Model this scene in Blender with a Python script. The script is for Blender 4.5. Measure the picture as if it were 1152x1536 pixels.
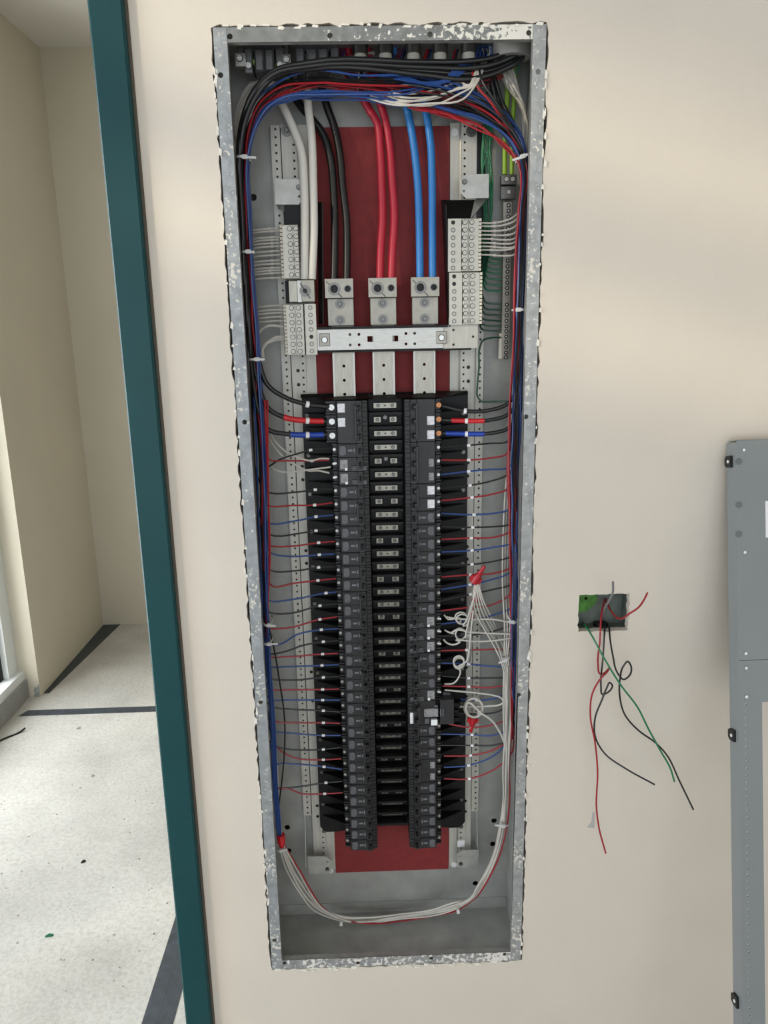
import bpy, bmesh, math, random
from mathutils import Vector, Matrix
from mathutils.geometry import tessellate_polygon
for o in list(bpy.data.objects): bpy.data.objects.remove(o)
SC = bpy.context.scene; COL = SC.collection
random.seed(7)
PI = math.pi
Z0 = 2.0                       # height of the panel box top above the floor
# ------------------------------------------------------------------ camera
CP = Vector((-0.03778, -1.30689, Z0 - 0.44658)); PITCH, YAW, ROLL, FPX = 0.23583, 0.02234, -0.01904, 1150.0
_f = Vector((math.sin(YAW)*math.cos(PITCH), math.cos(YAW)*math.cos(PITCH), -math.sin(PITCH)))
_r = Vector((math.cos(YAW), -math.sin(YAW), 0)); _u = _r.cross(_f)
RT = math.cos(ROLL)*_r + math.sin(ROLL)*_u; UP = -math.sin(ROLL)*_r + math.cos(ROLL)*_u
cam = bpy.data.objects.new('camera', bpy.data.cameras.new('camera')); COL.objects.link(cam)
cam.matrix_world = Matrix(((RT.x, UP.x, -_f.x, CP.x), (RT.y, UP.y, -_f.y, CP.y), (RT.z, UP.z, -_f.z, CP.z), (0, 0, 0, 1)))
cam.data.sensor_fit = 'VERTICAL'; cam.data.sensor_height = 36; cam.data.lens = FPX/1536*36
cam.data.clip_start = 0.02; SC.camera = cam
# ------------------------------------------------------------------ world, sun, window daylight, added rear fill, exposure
w = bpy.data.worlds.new('sky'); SC.world = w; w.use_nodes = True
bg = w.node_tree.nodes['Background']; bg.inputs[0].default_value = (0.80, 0.90, 1.0, 1); bg.inputs[1].default_value = 1.6
def area(name, loc, rot, sx, sy, power, col):
    l = bpy.data.lights.new(name, 'AREA'); l.shape = 'RECTANGLE'; l.size = sx; l.size_y = sy; l.energy = power; l.color = col
    o = bpy.data.objects.new(name, l); COL.objects.link(o); o.location = loc; o.rotation_euler = rot; return o
SUN_DIR = Vector((0.75, 0.60, -0.21))
sl = bpy.data.lights.new('sun', 'SUN'); sl.energy = 1.35; sl.angle = math.radians(3.0); sl.color = (1.0, 0.86, 0.62)
so = bpy.data.objects.new('sun', sl); COL.objects.link(so); so.rotation_euler = SUN_DIR.to_track_quat('-Z', 'Y').to_euler()
area('window_daylight', (-2.46, -1.12, 1.2), (0, -PI/2, 0), 2.1, 1.3, 33, (0.90, 0.95, 1.0))
area('rear_fill_light', (0.2, -4.55, 1.5), (PI/2, 0, 0), 4.4, 2.3, 25, (0.98, 0.985, 1.0))  # added front fill from the unseen rear of the room, no known source
area('corridor_daylight', (-2.3, 1.0, 1.25), (0, -PI/2, math.radians(10)), 2.3, 1.8, 88, (0.95, 0.98, 1.0))
vs = SC.view_settings; vs.view_transform = 'Standard'; vs.look = 'None'; vs.exposure = 0.06; vs.gamma = 1.0; vs.use_curve_mapping = False

# ------------------------------------------------------------------ pixel -> place
def ray(px, py): return RT*((px-576)/FPX) + UP*((768-py)/FPX) + _f
def at(px, py, Y):
    d = ray(px, py); return CP + d*((Y-CP.y)/d.y)
def fl(px, py, z=0.0):
    d = ray(px, py); return CP + d*((z-CP.z)/d.z)
# ------------------------------------------------------------------ materials
def lin(c): return tuple(((v/255)/12.92 if v/255 <= .04045 else ((v/255+.055)/1.055)**2.4) for v in c)
MATS = {}
def mat(name, rgb, rough=.5, metal=0.0, var=0.0, scale=30, bump=0.0, bscale=200, spec=None, aniso=None, coat=0):
    if name in MATS: return MATS[name]
    m = bpy.data.materials.new(name); m.use_nodes = True; nt = m.node_tree; b = nt.nodes['Principled BSDF']
    c = lin(rgb); b.inputs['Base Color'].default_value = (*c, 1); b.inputs['Roughness'].default_value = rough; b.inputs['Metallic'].default_value = metal
    if spec is not None: b.inputs['Specular IOR Level'].default_value = spec
    if coat: b.inputs['Coat Weight'].default_value = coat
    tc = nt.nodes.new('ShaderNodeTexCoord')
    if var:
        n = nt.nodes.new('ShaderNodeTexNoise'); n.inputs['Scale'].default_value = scale; n.inputs['Detail'].default_value = 5
        r = nt.nodes.new('ShaderNodeValToRGB'); r.color_ramp.elements[0].position = .3; r.color_ramp.elements[1].position = .72
        r.color_ramp.elements[0].color = (*[v*(1-var) for v in c], 1); r.color_ramp.elements[1].color = (*[min(1, v*(1+var)) for v in c], 1)
        mp = nt.nodes.new('ShaderNodeMapping')
        if aniso: mp.inputs['Scale'].default_value = aniso
        nt.links.new(tc.outputs['Object'], mp.inputs[0]); nt.links.new(mp.outputs[0], n.inputs[0])
        nt.links.new(n.outputs[0], r.inputs[0]); nt.links.new(r.outputs[0], b.inputs['Base Color'])
    if bump:
        n2 = nt.nodes.new('ShaderNodeTexNoise'); n2.inputs['Scale'].default_value = bscale; n2.inputs['Detail'].default_value = 3
        bp = nt.nodes.new('ShaderNodeBump'); bp.inputs['Strength'].default_value = bump; bp.inputs['Distance'].default_value = .002
        nt.links.new(tc.outputs['Object'], n2.inputs[0]); nt.links.new(n2.outputs[0], bp.inputs['Height']); nt.links.new(bp.outputs[0], b.inputs['Normal'])
    MATS[name] = m; return m
def splat(name, base, paint, amount, scale=70, metal=.6, rough=.5, grad=0):
    """galvanised steel with flecks of wall paint"""
    m = mat(name, base, rough, metal, .22, 60)
    nt = m.node_tree; b = nt.nodes['Principled BSDF']; tc = nt.nodes.new('ShaderNodeTexCoord')
    n = nt.nodes.new('ShaderNodeTexNoise'); n.inputs['Scale'].default_value = scale; n.inputs['Detail'].default_value = 6; n.inputs['Roughness'].default_value = .62
    n3 = nt.nodes.new('ShaderNodeTexNoise'); n3.inputs['Scale'].default_value = 7; n3.inputs['Detail'].default_value = 2
    ad = nt.nodes.new('ShaderNodeMath'); ad.operation = 'MULTIPLY_ADD'; ad.inputs[1].default_value = .6
    r = nt.nodes.new('ShaderNodeValToRGB'); t = 1.02-amount; r.color_ramp.elements[0].position = min(.98, t); r.color_ramp.elements[1].position = min(1, t+.02)
    mx = nt.nodes.new('ShaderNodeMix'); mx.data_type = 'RGBA'; mx.inputs[7].default_value = (*lin(paint), 1)
    src = b.inputs['Base Color'].links[0].from_socket
    nt.links.new(tc.outputs['Object'], n.inputs[0]); nt.links.new(tc.outputs['Object'], n3.inputs[0])
    nt.links.new(n3.outputs[0], ad.inputs[0]); nt.links.new(n.outputs[0], ad.inputs[2]); last = ad.outputs[0]
    if grad:
        sx = nt.nodes.new('ShaderNodeSeparateXYZ'); g2 = nt.nodes.new('ShaderNodeMath'); g2.operation = 'MULTIPLY_ADD'; g2.inputs[1].default_value = grad
        nt.links.new(tc.outputs['Object'], sx.inputs[0]); nt.links.new(sx.outputs[0], g2.inputs[0]); nt.links.new(last, g2.inputs[2]); last = g2.outputs[0]
    nt.links.new(last, r.inputs[0])
    nt.links.new(src, mx.inputs[6]); nt.links.new(r.outputs[0], mx.inputs[0]); nt.links.new(mx.outputs[2], b.inputs['Base Color'])
    iv = nt.nodes.new('ShaderNodeMath'); iv.operation = 'MULTIPLY_ADD'; iv.inputs[1].default_value = -metal; iv.inputs[2].default_value = metal
    nt.links.new(r.outputs[0], iv.inputs[0]); nt.links.new(iv.outputs[0], b.inputs['Metallic'])
    return m
def printed(name, base, ink, sx, sy, thr=.5):
    """sticker with rows of small unreadable print"""
    m = mat(name, base, .5)
    nt = m.node_tree; b = nt.nodes['Principled BSDF']; tc = nt.nodes.new('ShaderNodeTexCoord'); mp = nt.nodes.new('ShaderNodeMapping')
    mp.inputs['Scale'].default_value = (sx, 1, sy); n = nt.nodes.new('ShaderNodeTexNoise'); n.inputs['Scale'].default_value = 1; n.inputs['Detail'].default_value = 2
    r = nt.nodes.new('ShaderNodeValToRGB'); r.color_ramp.elements[0].position = thr-.06; r.color_ramp.elements[1].position = thr+.06
    r.color_ramp.elements[0].color = (*lin(ink), 1); r.color_ramp.elements[1].color = (*lin(base), 1)
    nt.links.new(tc.outputs['Object'], mp.inputs[0]); nt.links.new(mp.outputs[0], n.inputs[0]); nt.links.new(n.outputs[0], r.inputs[0]); nt.links.new(r.outputs[0], b.inputs['Base Color'])
    return m
M_WALL = mat('cream_wall_paint', (212, 203, 191), .62, 0, .025, 5, .12, 260)
M_CORE = mat('gypsum_core', (190, 184, 172), .9, 0, .2, 200)
M_ROOM = mat('beige_room_paint', (204, 197, 180), .7, 0, .03, 3)
M_CEIL = mat('ceiling_white', (215, 212, 205), .8)
M_TEAL = mat('teal_paint', (12, 62, 66), .42, 0, .08, 9, .05, 300, spec=.3)
M_GALV = mat('galvanised_steel', (168, 168, 164), .45, .55, .16, 45)
M_GALVD = mat('galvanised_back', (160, 161, 157), .52, .3, .16, 16)
M_RAIL = mat('rail_steel', (184, 182, 174), .5, .35, .10, 25, aniso=(6, 1, .6))
M_STEEL = mat('bright_steel', (160, 158, 152), .32, .92, .10, 60, aniso=(1, 1, 8))
M_TIN = mat('tinned_bus', (150, 147, 136), .36, .85, .12, 40, aniso=(8, 1, 1))
M_ALU = mat('aluminium_lug', (148, 145, 136), .42, .75, .08, 90)
M_SCREW = mat('screw_steel', (108, 107, 104), .34, .85)
M_SCREWB = mat('bright_screw', (190, 189, 186), .3, .8)
M_COPPER = mat('copper_end', (176, 120, 80), .35, .8)
M_NEUT = mat('neutral_bar_plate', (176, 173, 163), .42, .6, .06, 90)
M_RED = mat('red_fish_paper', (122, 35, 37), .75, 0, .12, 60, .1, 500)
M_BLK = mat('black_plastic', (12, 12, 13), .5, 0, .2, 80, spec=.3)
M_BRK = mat('breaker_black', (34, 34, 36), .45, 0, .15, 120, .06, 900)
M_BRK2 = mat('breaker_grey_mould', (88, 89, 94), .38, 0, .1, 200)
M_DARK = mat('recess_black', (10, 10, 11), .5)
M_RATE = mat('rating_print', (112, 114, 120), .5)
M_STK = printed('white_sticker', (226, 227, 232), (150, 152, 160), 90, 1100, .40)
M_GSTK = printed('grey_sticker', (150, 149, 152), (96, 96, 102), 110, 1300, .44)
M_PRINT = printed('black_printed_label', (58, 58, 62), (128, 128, 132), 160, 900, .38)
M_WBTN = mat('white_button', (232, 233, 235), .4)
M_TIE = mat('cable_tie_nylon', (206, 206, 204), .35)
M_MARK = printed('wire_marker', (236, 236, 238), (90, 90, 96), 500, 60, .36)
WC = {'black': mat('wire_black', (22, 22, 24), .36), 'red': mat('wire_red', (150, 26, 36), .36), 'blue': mat('wire_blue', (36, 68, 130), .36),
      'white': mat('wire_white', (192, 188, 180), .4), 'green': mat('wire_green', (16, 112, 72), .38), 'grey': mat('wire_grey', (120, 118, 118), .4),
      'feedwhite': mat('feeder_white', (214, 212, 206), .42), 'feedred': mat('feeder_red', (176, 34, 56), .42), 'feedblue': mat('feeder_blue', (44, 120, 190), .42), 'lime': mat('ground_lime', (132, 168, 44), .45),
      'darkgreen': mat('ground_dark_green', (14, 66, 44), .4)}
M_TAPER = mat('red_tape', (196, 28, 38), .3, 0, .12, 60); M_TAPEB = mat('blue_tape', (20, 62, 160), .3, 0, .12, 60)
M_NUT = mat('red_wire_nut', (170, 22, 34), .38)
M_GREY = mat('grey_enamel', (128, 134, 136), .42, 0, .03, 8)
M_FLOOR = mat('concrete_floor', (196, 194, 188), .85, 0, .16, 3.2, .5, 60)
_nt = M_FLOOR.node_tree; _b = _nt.nodes['Principled BSDF']; _src = _b.inputs['Base Color'].links[0].from_socket; _n = _nt.nodes.new('ShaderNodeTexNoise'); _n.inputs['Scale'].default_value = 95; _n.inputs['Detail'].default_value = 8; _n.inputs['Roughness'].default_value = .75
_tc = _nt.nodes.new('ShaderNodeTexCoord'); _r = _nt.nodes.new('ShaderNodeValToRGB'); _r.color_ramp.elements[0].position = .34; _r.color_ramp.elements[0].color = (.62, .60, .57, 1); _r.color_ramp.elements[1].position = .56; _r.color_ramp.elements[1].color = (1, 1, 1, 1)
_m = _nt.nodes.new('ShaderNodeMix'); _m.data_type = 'RGBA'; _m.blend_type = 'MULTIPLY'; _m.inputs[0].default_value = .6
_nt.links.new(_tc.outputs['Object'], _n.inputs[0]); _nt.links.new(_n.outputs[0], _r.inputs[0]); _nt.links.new(_src, _m.inputs[6]); _nt.links.new(_r.outputs[0], _m.inputs[7]); _nt.links.new(_m.outputs[2], _b.inputs['Base Color'])
M_TAPE = mat('dark_floor_tape', (62, 68, 74), .55, 0, .3, 40)
M_WFRAME = mat('white_window_frame', (225, 229, 230), .4)
M_JBOX = mat('junction_box_inside', (96, 104, 98), .55, .2, .3, 40)
M_JGREEN = mat('green_paint', (74, 132, 48), .6, 0, .5, 60)

# ------------------------------------------------------------------ mesh helpers
WL = {}
class MB:
    def __init__(s): s.v = []; s.f = []
    def add(s, vs, fs):
        k = len(s.v); s.v += [tuple(p) for p in vs]; s.f += [tuple(i+k for i in f) for f in fs]; return s
    def box(s, x0, x1, y0, y1, z0, z1):
        return s.add([(x0,y0,z0),(x1,y0,z0),(x1,y1,z0),(x0,y1,z0),(x0,y0,z1),(x1,y0,z1),(x1,y1,z1),(x0,y1,z1)],
                     [(0,3,2,1),(4,5,6,7),(0,1,5,4),(1,2,6,5),(2,3,7,6),(3,0,4,7)])
    def bbox(s, x0, x1, y0, y1, z0, z1, b=.0008):
        """box with the front (-y) edges chamfered"""
        return s.add([(x0,y1,z0),(x1,y1,z0),(x1,y1,z1),(x0,y1,z1),(x0,y0+b,z0),(x1,y0+b,z0),(x1,y0+b,z1),(x0,y0+b,z1),
                      (x0+b,y0,z0+b),(x1-b,y0,z0+b),(x1-b,y0,z1-b),(x0+b,y0,z1-b)],
                     [(0,3,2,1),(0,1,5,4),(1,2,6,5),(2,3,7,6),(3,0,4,7),(4,5,9,8),(5,6,10,9),(6,7,11,10),(7,4,8,11),(8,9,10,11)])
    def obox(s, c, ax, ay, az):
        c = Vector(c); P = [c+ax*i+ay*j+az*k for k in (-1,1) for (i,j) in ((-1,-1),(1,-1),(1,1),(-1,1))]
        return s.add(P, [(0,3,2,1),(4,5,6,7),(0,1,5,4),(1,2,6,5),(2,3,7,6),(3,0,4,7)])
    def cyl(s, c, r, h, n=12, axis='y', r2=None, ph=0):
        """from c along +axis for h"""
        r2 = r if r2 is None else r2; c = Vector(c)
        A = {'y': (Vector((1,0,0)), Vector((0,0,1)), Vector((0,1,0))), 'z': (Vector((1,0,0)), Vector((0,1,0)), Vector((0,0,1))), 'x': (Vector((0,1,0)), Vector((0,0,1)), Vector((1,0,0)))}[axis]
        P = []
        for k, rr in ((0, r), (1, r2)):
            for i in range(n):
                t = 2*PI*i/n+ph; P.append(c + A[0]*math.cos(t)*rr + A[1]*math.sin(t)*rr + A[2]*h*k)
        F = [tuple(range(n)), tuple(range(2*n-1, n-1, -1))] + [(i, n+i, n+(i+1) % n, (i+1) % n) for i in range(n)]
        return s.add(P, F)
    def ring(s, c, r0, r1, h, n=20):
        """annulus on the -y side of c"""
        P = []
        for (r, y) in ((r0, 0), (r0, -h), (r1, -h), (r1, 0)):
            P += [(c[0]+r*math.cos(2*PI*i/n), c[1]+y, c[2]+r*math.sin(2*PI*i/n)) for i in range(n)]
        F = [(k*n+i, k*n+(i+1) % n, (k+1)*n+(i+1) % n, (k+1)*n+i) for k in range(3) for i in range(n)]
        return s.add(P, F)
    def plate(s, outer, holes, y0, y1, axis='y'):
        """flat plate in the XZ plane between y0 and y1, with through holes"""
        loops = [outer]+list(holes); flat = [p for l in loops for p in l]
        tris = tessellate_polygon([[Vector((p[0], p[1], 0)) for p in l] for l in loops]); n = len(flat)
        V = [(p[0], y0, p[1]) for p in flat] + [(p[0], y1, p[1]) for p in flat]; F = []
        for t in tris:
            a, b, c = t
            if (flat[b][0]-flat[a][0])*(flat[c][1]-flat[a][1])-(flat[c][0]-flat[a][0])*(flat[b][1]-flat[a][1]) < 0: a, b, c = a, c, b
            F.append((a, b, c)); F.append((a+n, c+n, b+n))
        k = 0
        for l in loops:
            m = len(l)
            for i in range(m): F.append((k+i, k+n+i, k+n+(i+1) % m, k+(i+1) % m))
            k += m
        return s.add(V, F)
    def tube(s, pts, r, sides=6, cap=True):
        pts = [Vector(p) for p in pts]; n = len(pts)
        rs = r if isinstance(r, (list, tuple)) else [r]*n
        T = [(pts[min(i+1, n-1)]-pts[max(i-1, 0)]).normalized() for i in range(n)]
        N = T[0].cross(Vector((.31, .77, .55))).normalized(); P = []
        for i in range(n):
            N = (N - T[i]*N.dot(T[i])).normalized(); B = T[i].cross(N)
            for k in range(sides):
                t = 2*PI*k/sides; P.append(pts[i]+N*math.cos(t)*rs[i]+B*math.sin(t)*rs[i])
        F = [(i*sides+k, i*sides+(k+1) % sides, (i+1)*sides+(k+1) % sides, (i+1)*sides+k) for i in range(n-1) for k in range(sides)]
        if cap: F += [tuple(range(sides-1, -1, -1)), tuple((n-1)*sides+k for k in range(sides))]
        return s.add(P, F)
    def mesh(s, name, m, smooth=False):
        me = bpy.data.meshes.new(name); me.from_pydata(s.v, [], s.f); me.validate()
        bm = bmesh.new(); bm.from_mesh(me); bmesh.ops.recalc_face_normals(bm, faces=bm.faces); bm.to_mesh(me); bm.free()
        me.materials.append(m)
        if smooth:
            for p in me.polygons: p.use_smooth = True
            try: me.set_sharp_from_angle(angle=math.radians(42))
            except Exception: pass
        return me
    def build(s, name, m, parent=None, smooth=False, base=False):
        lo = [min(p[i] for p in s.v) for i in range(3)]; hi = [max(p[i] for p in s.v) for i in range(3)]
        c = Vector([(lo[i]+hi[i])/2 for i in range(3)])
        if base: c.z = lo[2]
        s.v = [tuple(Vector(p)-c) for p in s.v]
        o = bpy.data.objects.new(name, s.mesh(name, m, smooth)); COL.objects.link(o)
        if parent: o.parent = parent; o.location = c - WL[parent.name]
        else: o.location = c
        WL[o.name] = c; return o
def tag(o, label=None, cat=None, group=None, kind=None):
    for k, v in (('label', label), ('category', cat), ('group', group), ('kind', kind)):
        if v: o[k] = v
    return o
def empty(name, loc, label, cat, group=None, rot=None):
    o = bpy.data.objects.new(name, None); o.empty_display_size = .02; COL.objects.link(o); o.location = loc
    if rot: o.rotation_euler = rot; WL[o.name] = Vector((0, 0, 0))
    else: WL[o.name] = Vector(loc)
    return tag(o, label, cat, group)
def inst(name, me, parent, loc, rot=None):
    o = bpy.data.objects.new(name, me); COL.objects.link(o); o.parent = parent; o.location = Vector(loc)-WL[parent.name]
    if rot: o.rotation_euler = rot
    return o
def circ(x, z, r, n=10): return [(x+r*math.cos(2*PI*i/n), z+r*math.sin(2*PI*i/n)) for i in range(n)]
def rect(x0, x1, z0, z1): return [(x0, z0), (x1, z0), (x1, z1), (x0, z1)]
def spline(P, sub=5):
    P = [Vector(p) for p in P]; n = len(P)
    if n < 3: return [P[0].lerp(P[-1], i/sub) for i in range(sub+1)]
    L = [max(1e-5, (P[i+1]-P[i]).length) for i in range(n-1)]; T = []
    for i in range(n):
        if i == 0: t = (P[1]-P[0])/L[0]
        elif i == n-1: t = (P[-1]-P[-2])/L[-1]
        else: t = ((P[i+1]-P[i])/L[i]*L[i-1] + (P[i]-P[i-1])/L[i-1]*L[i])/(L[i]+L[i-1])
        T.append(t)
    out = []
    for i in range(n-1):
        for k in range(sub):
            t = k/sub; h = t*t*(3-2*t)
            out.append(P[i]*(2*t**3-3*t*t+1) + T[i]*L[i]*(t**3-2*t*t+t) + P[i+1]*(-2*t**3+3*t*t) + T[i+1]*L[i]*(t**3-t*t))
    return out+[P[-1]]
def pts(*l): return [at(*p) for p in l]
ORD = ['zeroth','first','second','third','fourth','fifth','sixth','seventh','eighth','ninth','tenth','eleventh','twelfth','thirteenth','fourteenth','fifteenth','sixteenth','seventeenth','eighteenth','nineteenth','twentieth']
def ordn(n):
    if n <= 20: return ORD[n]
    t = {2: 'twenty', 3: 'thirty'}[n//10]; return (t[:-1]+'ieth') if n % 10 == 0 else t+'-'+ORD[n % 10]
CLIP = lambda v: Vector((max(-.2465, min(.2465, v.x)), v.y, v.z))

# shared screw meshes (head toward -y, origin at the seat)
def screw_mesh(name, r, h, m, slot=True, seat=1.22):
    b = MB(); b.cyl((0, -h*.35, 0), r*seat, h*.35, 14); nd = len(b.f); b.cyl((0, -h*.5, 0), r, h*.5, 12)
    if slot:
        g = r*.16
        for s in (1, -1):
            arc = [(r*.92*math.cos(t), s*max(g, r*.92*math.sin(t))) for t in [PI*i/8 for i in range(9)]]
            if s < 0: arc = arc[::-1]
            b.plate(arc, [], -h, -h*.5)
    else: b.cyl((0, -h, 0), r*.7, h*.5, 10)
    me = b.mesh(name, m); me.materials.append(M_DARK)
    for p in me.polygons:
        if p.index < nd: p.material_index = 1
    return me
ME_SCR = screw_mesh('terminal_screw', .0036, .0028, M_NEUT)
ME_GSC = screw_mesh('terminal_screw', .0017, .003, M_SCREWB, False, 2.1)
ME_SCRS = screw_mesh('contact_screw', .0028, .002, M_SCREW)
ME_BOLT = screw_mesh('bolt', .0036, .0035, M_SCREW, False)
ME_SCRB = screw_mesh('lug_screw', .0046, .004, M_SCREWB)
ME_CSC = screw_mesh('cover_screw', .0034, .003, M_WBTN, False, 1.12)
ME_DOT = MB().cyl((0, -.0004, 0), .004, .0004, 12).mesh('bore', M_DARK)
#STRUCT
# ================================================================== the setting
BX0, BX1, BZ0, BZ1, BD = -.254, .254, Z0-1.712, Z0, .146
JX = -.3815                                           # wall edge behind the door frame face
JB = rect(.343, .4355, Z0-.9955, Z0-.9235)
def ragged(x0, x1, z0, z1, off, jit, step):
    P = []
    def seg(a, b, nx, nz):
        n = max(2, int((Vector(b)-Vector(a)).length/step))
        for i in range(n):
            t = i/n; j = off+random.uniform(-jit, jit) if i else off
            P.append((a[0]+(b[0]-a[0])*t+nx*j, a[1]+(b[1]-a[1])*t+nz*j))
    seg((x0, z0), (x1, z0), 0, -1); seg((x1, z0), (x1, z1), 1, 0); seg((x1, z1), (x0, z1), 0, 1); seg((x0, z1), (x0, z0), -1, 0); return P
wallh = 2.84
mb = MB(); mb.plate([(JX-.012, 0), (2.6, 0), (2.6, wallh), (-2.5, wallh), (-2.5, 0), (-1.42, 0), (-1.42, 2.40), (JX-.012, 2.40)],
                    [ragged(BX0, BX1, BZ0, BZ1, .0030, .0024, .011), ragged(.344, .4345, Z0-.995, Z0-.9245, .001, .0015, .006)], 0, .016)
wb = tag(mb.build('wall_back', M_WALL), 'cream painted plasterboard wall cut out around the breaker panel', kind='structure')
tag(MB().plate([(JX-.012, 0), (2.6, 0), (2.6, wallh), (-2.5, wallh), (-2.5, 0), (-1.42, 0), (-1.42, 2.40), (JX-.012, 2.40)], [], .196, .212).build('rear_skin', M_ROOM, wb))
# torn plaster crumbs along the cut edge
mb = MB()
for i in range(150):
    sgn = random.random()
    if sgn < .3: x, z = BX0-random.uniform(-.002, .004), random.uniform(BZ0, BZ1)
    elif sgn < .6: x, z = BX1+random.uniform(-.001, .004), random.uniform(BZ0, BZ1)
    elif sgn < .8: x, z = random.uniform(BX0, BX1), BZ1+random.uniform(-.002, .003)
    else: x, z = random.uniform(BX0, BX1), BZ0-random.uniform(0, .008)
    a, b = random.uniform(.001, .003), random.uniform(.002, .008)
    if sgn >= .6: a, b = b, a
    mb.plate([(x-a, z-b*.6), (x+a*.7, z-b), (x+a, z+b*.5), (x-a*.4, z+b)], [], -.0016-random.uniform(0, .0012), .003)
tag(mb.build('plaster_crumbs', mat('plaster_white', (226, 222, 212), .9, 0, .1, 200), wb), 'crumbled white plaster along the cut edge', kind='stuff')
MB().plate([(at(x, y, 0).x, at(x, y, 0).z) for x, y in ((881, 1241), (891, 1242), (892, 1219), (889, 1218), (887, 1232))], [], -.0006, .001).build('paint_scrape', mat('grey_scrape', (176, 174, 172), .8), wb)
# floor, ceiling and room shell
tag(MB().box(-2.5, 2.6, -4.6, 4.6, -.1, 0).build('floor', M_FLOOR), 'pale dusty concrete floor', kind='structure')
tag(MB().box(-2.5, 2.6, -4.6, 2.9, wallh, wallh+.1).build('ceiling', M_CEIL), kind='structure')
tag(MB().box(2.6, 2.7, -4.6, 2.9, 0, wallh).build('wall_right', M_WALL), kind='structure')
# unseen panel room window wall (daylight side): knee wall, transom, head; solid parts and openings shaped to throw the sun bands
WX = -2.5
mbw = MB(); mbw.box(WX-.12, WX, -4.6, -1.78, 0, 2.266); mbw.box(WX-.12, WX, -.45, 0, 0, 2.266); mbw.box(WX-.12, WX, -1.78, -.45, 0, .12)
mbw.box(WX-.12, WX, -4.6, -3.9, 2.266, wallh); mbw.box(WX-.12, WX, -.45, 0, 2.266, wallh); mbw.box(WX-.12, WX, -3.9, -.45, 2.76, wallh); mbw.box(WX-.06, WX, -3.9, -.45, 2.435, 2.54); mbw.box(WX-.06, WX, -1.78, -.45, 2.22, 2.266)
tag(mbw.build('unseen_window_wall', M_WALL), kind='structure')
mbr = MB(); mbr.box(-2.5, -2.1, -4.7, -4.6, 0, wallh); mbr.box(2.3, 2.6, -4.7, -4.6, 0, wallh); mbr.box(-2.1, 2.3, -4.7, -4.6, 2.7, wallh); mbr.box(-2.1, 2.3, -4.7, -4.6, 0, .3)
tag(mbr.build('wall_rear', M_WALL), kind='structure')
# corridor behind the door opening
tag(MB().box(-1.62, 2.6, 2.672, 2.77, 0, wallh).build('wall_far', M_ROOM), 'beige wall at the end of the corridor', kind='structure')
mbp = MB(); mbp.box(-1.9, -1.497, 1.83, 2.672, 0, wallh)
pier = tag(mbp.build('wall_pier', M_ROOM), 'beige wall return beside the corridor window', kind='structure')
MB().plate([(-1.4972, .001), (-1.4972, .055), (-1.503, .060), (-1.508, .042), (-1.517, .050), (-1.524, .030), (-1.520, .018), (-1.528, .001)], [], 1.8288, 1.8305).build('chipped_plaster', mat('grey_render', (150, 152, 150), .9, 0, .3, 120), pier)
tag(MB().box(-1.9, -1.62, .212, 1.83, 2.45, wallh).build('wall_corridor', M_ROOM), kind='structure')
tag(MB().box(2.5, 2.6, .212, 2.672, 0, wallh).build('wall_corridor_end', M_ROOM), kind='structure')
# corridor window: sill kerb, frame members, dark gasket and pane
win = bpy.data.objects.new('window_1', None); COL.objects.link(win); win.location = (-1.6, 1.0, 0); WL['window_1'] = Vector(win.location)
tag(win, 'white framed corridor window standing on a low kerb', kind='structure')
MB().box(-1.69, -1.545, .22, 1.83, 0, .085).build('kerb', mat('grey_kerb', (150, 150, 148), .7, 0, .1, 20), win)
MB().bbox(-1.68, -1.555, .22, 1.83, .085, .125).build('sill_frame', M_WFRAME, win)
MB().box(-1.69, -1.582, 1.75, 1.83, .125, 2.45).build('jamb_frame', M_WFRAME, win)
MB().box(-1.69, -1.60, .22, .30, .125, 2.45).build('jamb_frame', M_WFRAME, win)
MB().box(-1.69, -1.60, .30, 1.75, 2.37, 2.45).build('head_frame', M_WFRAME, win)
MB().box(-1.640, -1.606, 1.715, 1.75, .125, 2.37).build('gasket', M_DARK, win)
MB().box(-1.648, -1.622, .30, 1.75, .125, .15).build('gasket', M_DARK, win)
gm = bpy.data.materials.new('window_glass'); gm.use_nodes = True; g = gm.node_tree.nodes['Principled BSDF']
nt = gm.node_tree; tr = nt.nodes.new('ShaderNodeBsdfTransparent'); gl = nt.nodes.new('ShaderNodeBsdfGlossy'); gl.inputs['Roughness'].default_value = .02; mxs = nt.nodes.new('ShaderNodeMixShader'); mxs.inputs[0].default_value = .07
nt.links.new(tr.outputs[0], mxs.inputs[1]); nt.links.new(gl.outputs[0], mxs.inputs[2]); nt.links.new(mxs.outputs[0], nt.nodes['Material Output'].inputs[0])
MB().box(-1.637, -1.633, .30, 1.715, .15, 2.37).build('pane', gm, win)
# teal steel door frame: face, returns, head
dr = bpy.data.objects.new('door_1', None); COL.objects.link(dr); dr.location = (-.41, .1, 0); WL['door_1'] = Vector(dr.location)
tag(dr, 'teal painted steel door frame beside the breaker panel', kind='structure')
FX0, FX1 = -.4345, -.3825
mb = MB(); b = .003
prof = [(FX0+b, -.016), (FX1-b, -.016), (FX1, -.016+b), (FX1, -.001), (FX1-.004, -.001), (FX1-.004, -.012), (FX0+.004, -.012), (FX0+.004, .224), (FX1-.004, .224), (FX1-.004, .213), (FX1, .213), (FX1, .225), (FX1-b, .228), (FX0+b, .228), (FX0, .225), (FX0, -.016+b)]
n = len(prof); mb.add([(x, y, 0) for x, y in prof]+[(x, y, 2.40) for x, y in prof], [(i, (i+1) % n, n+(i+1) % n, n+i) for i in range(n)]+[tuple(range(n)), tuple(range(2*n-1, n-1, -1))])
mb.build('jamb', M_TEAL, dr)
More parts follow.
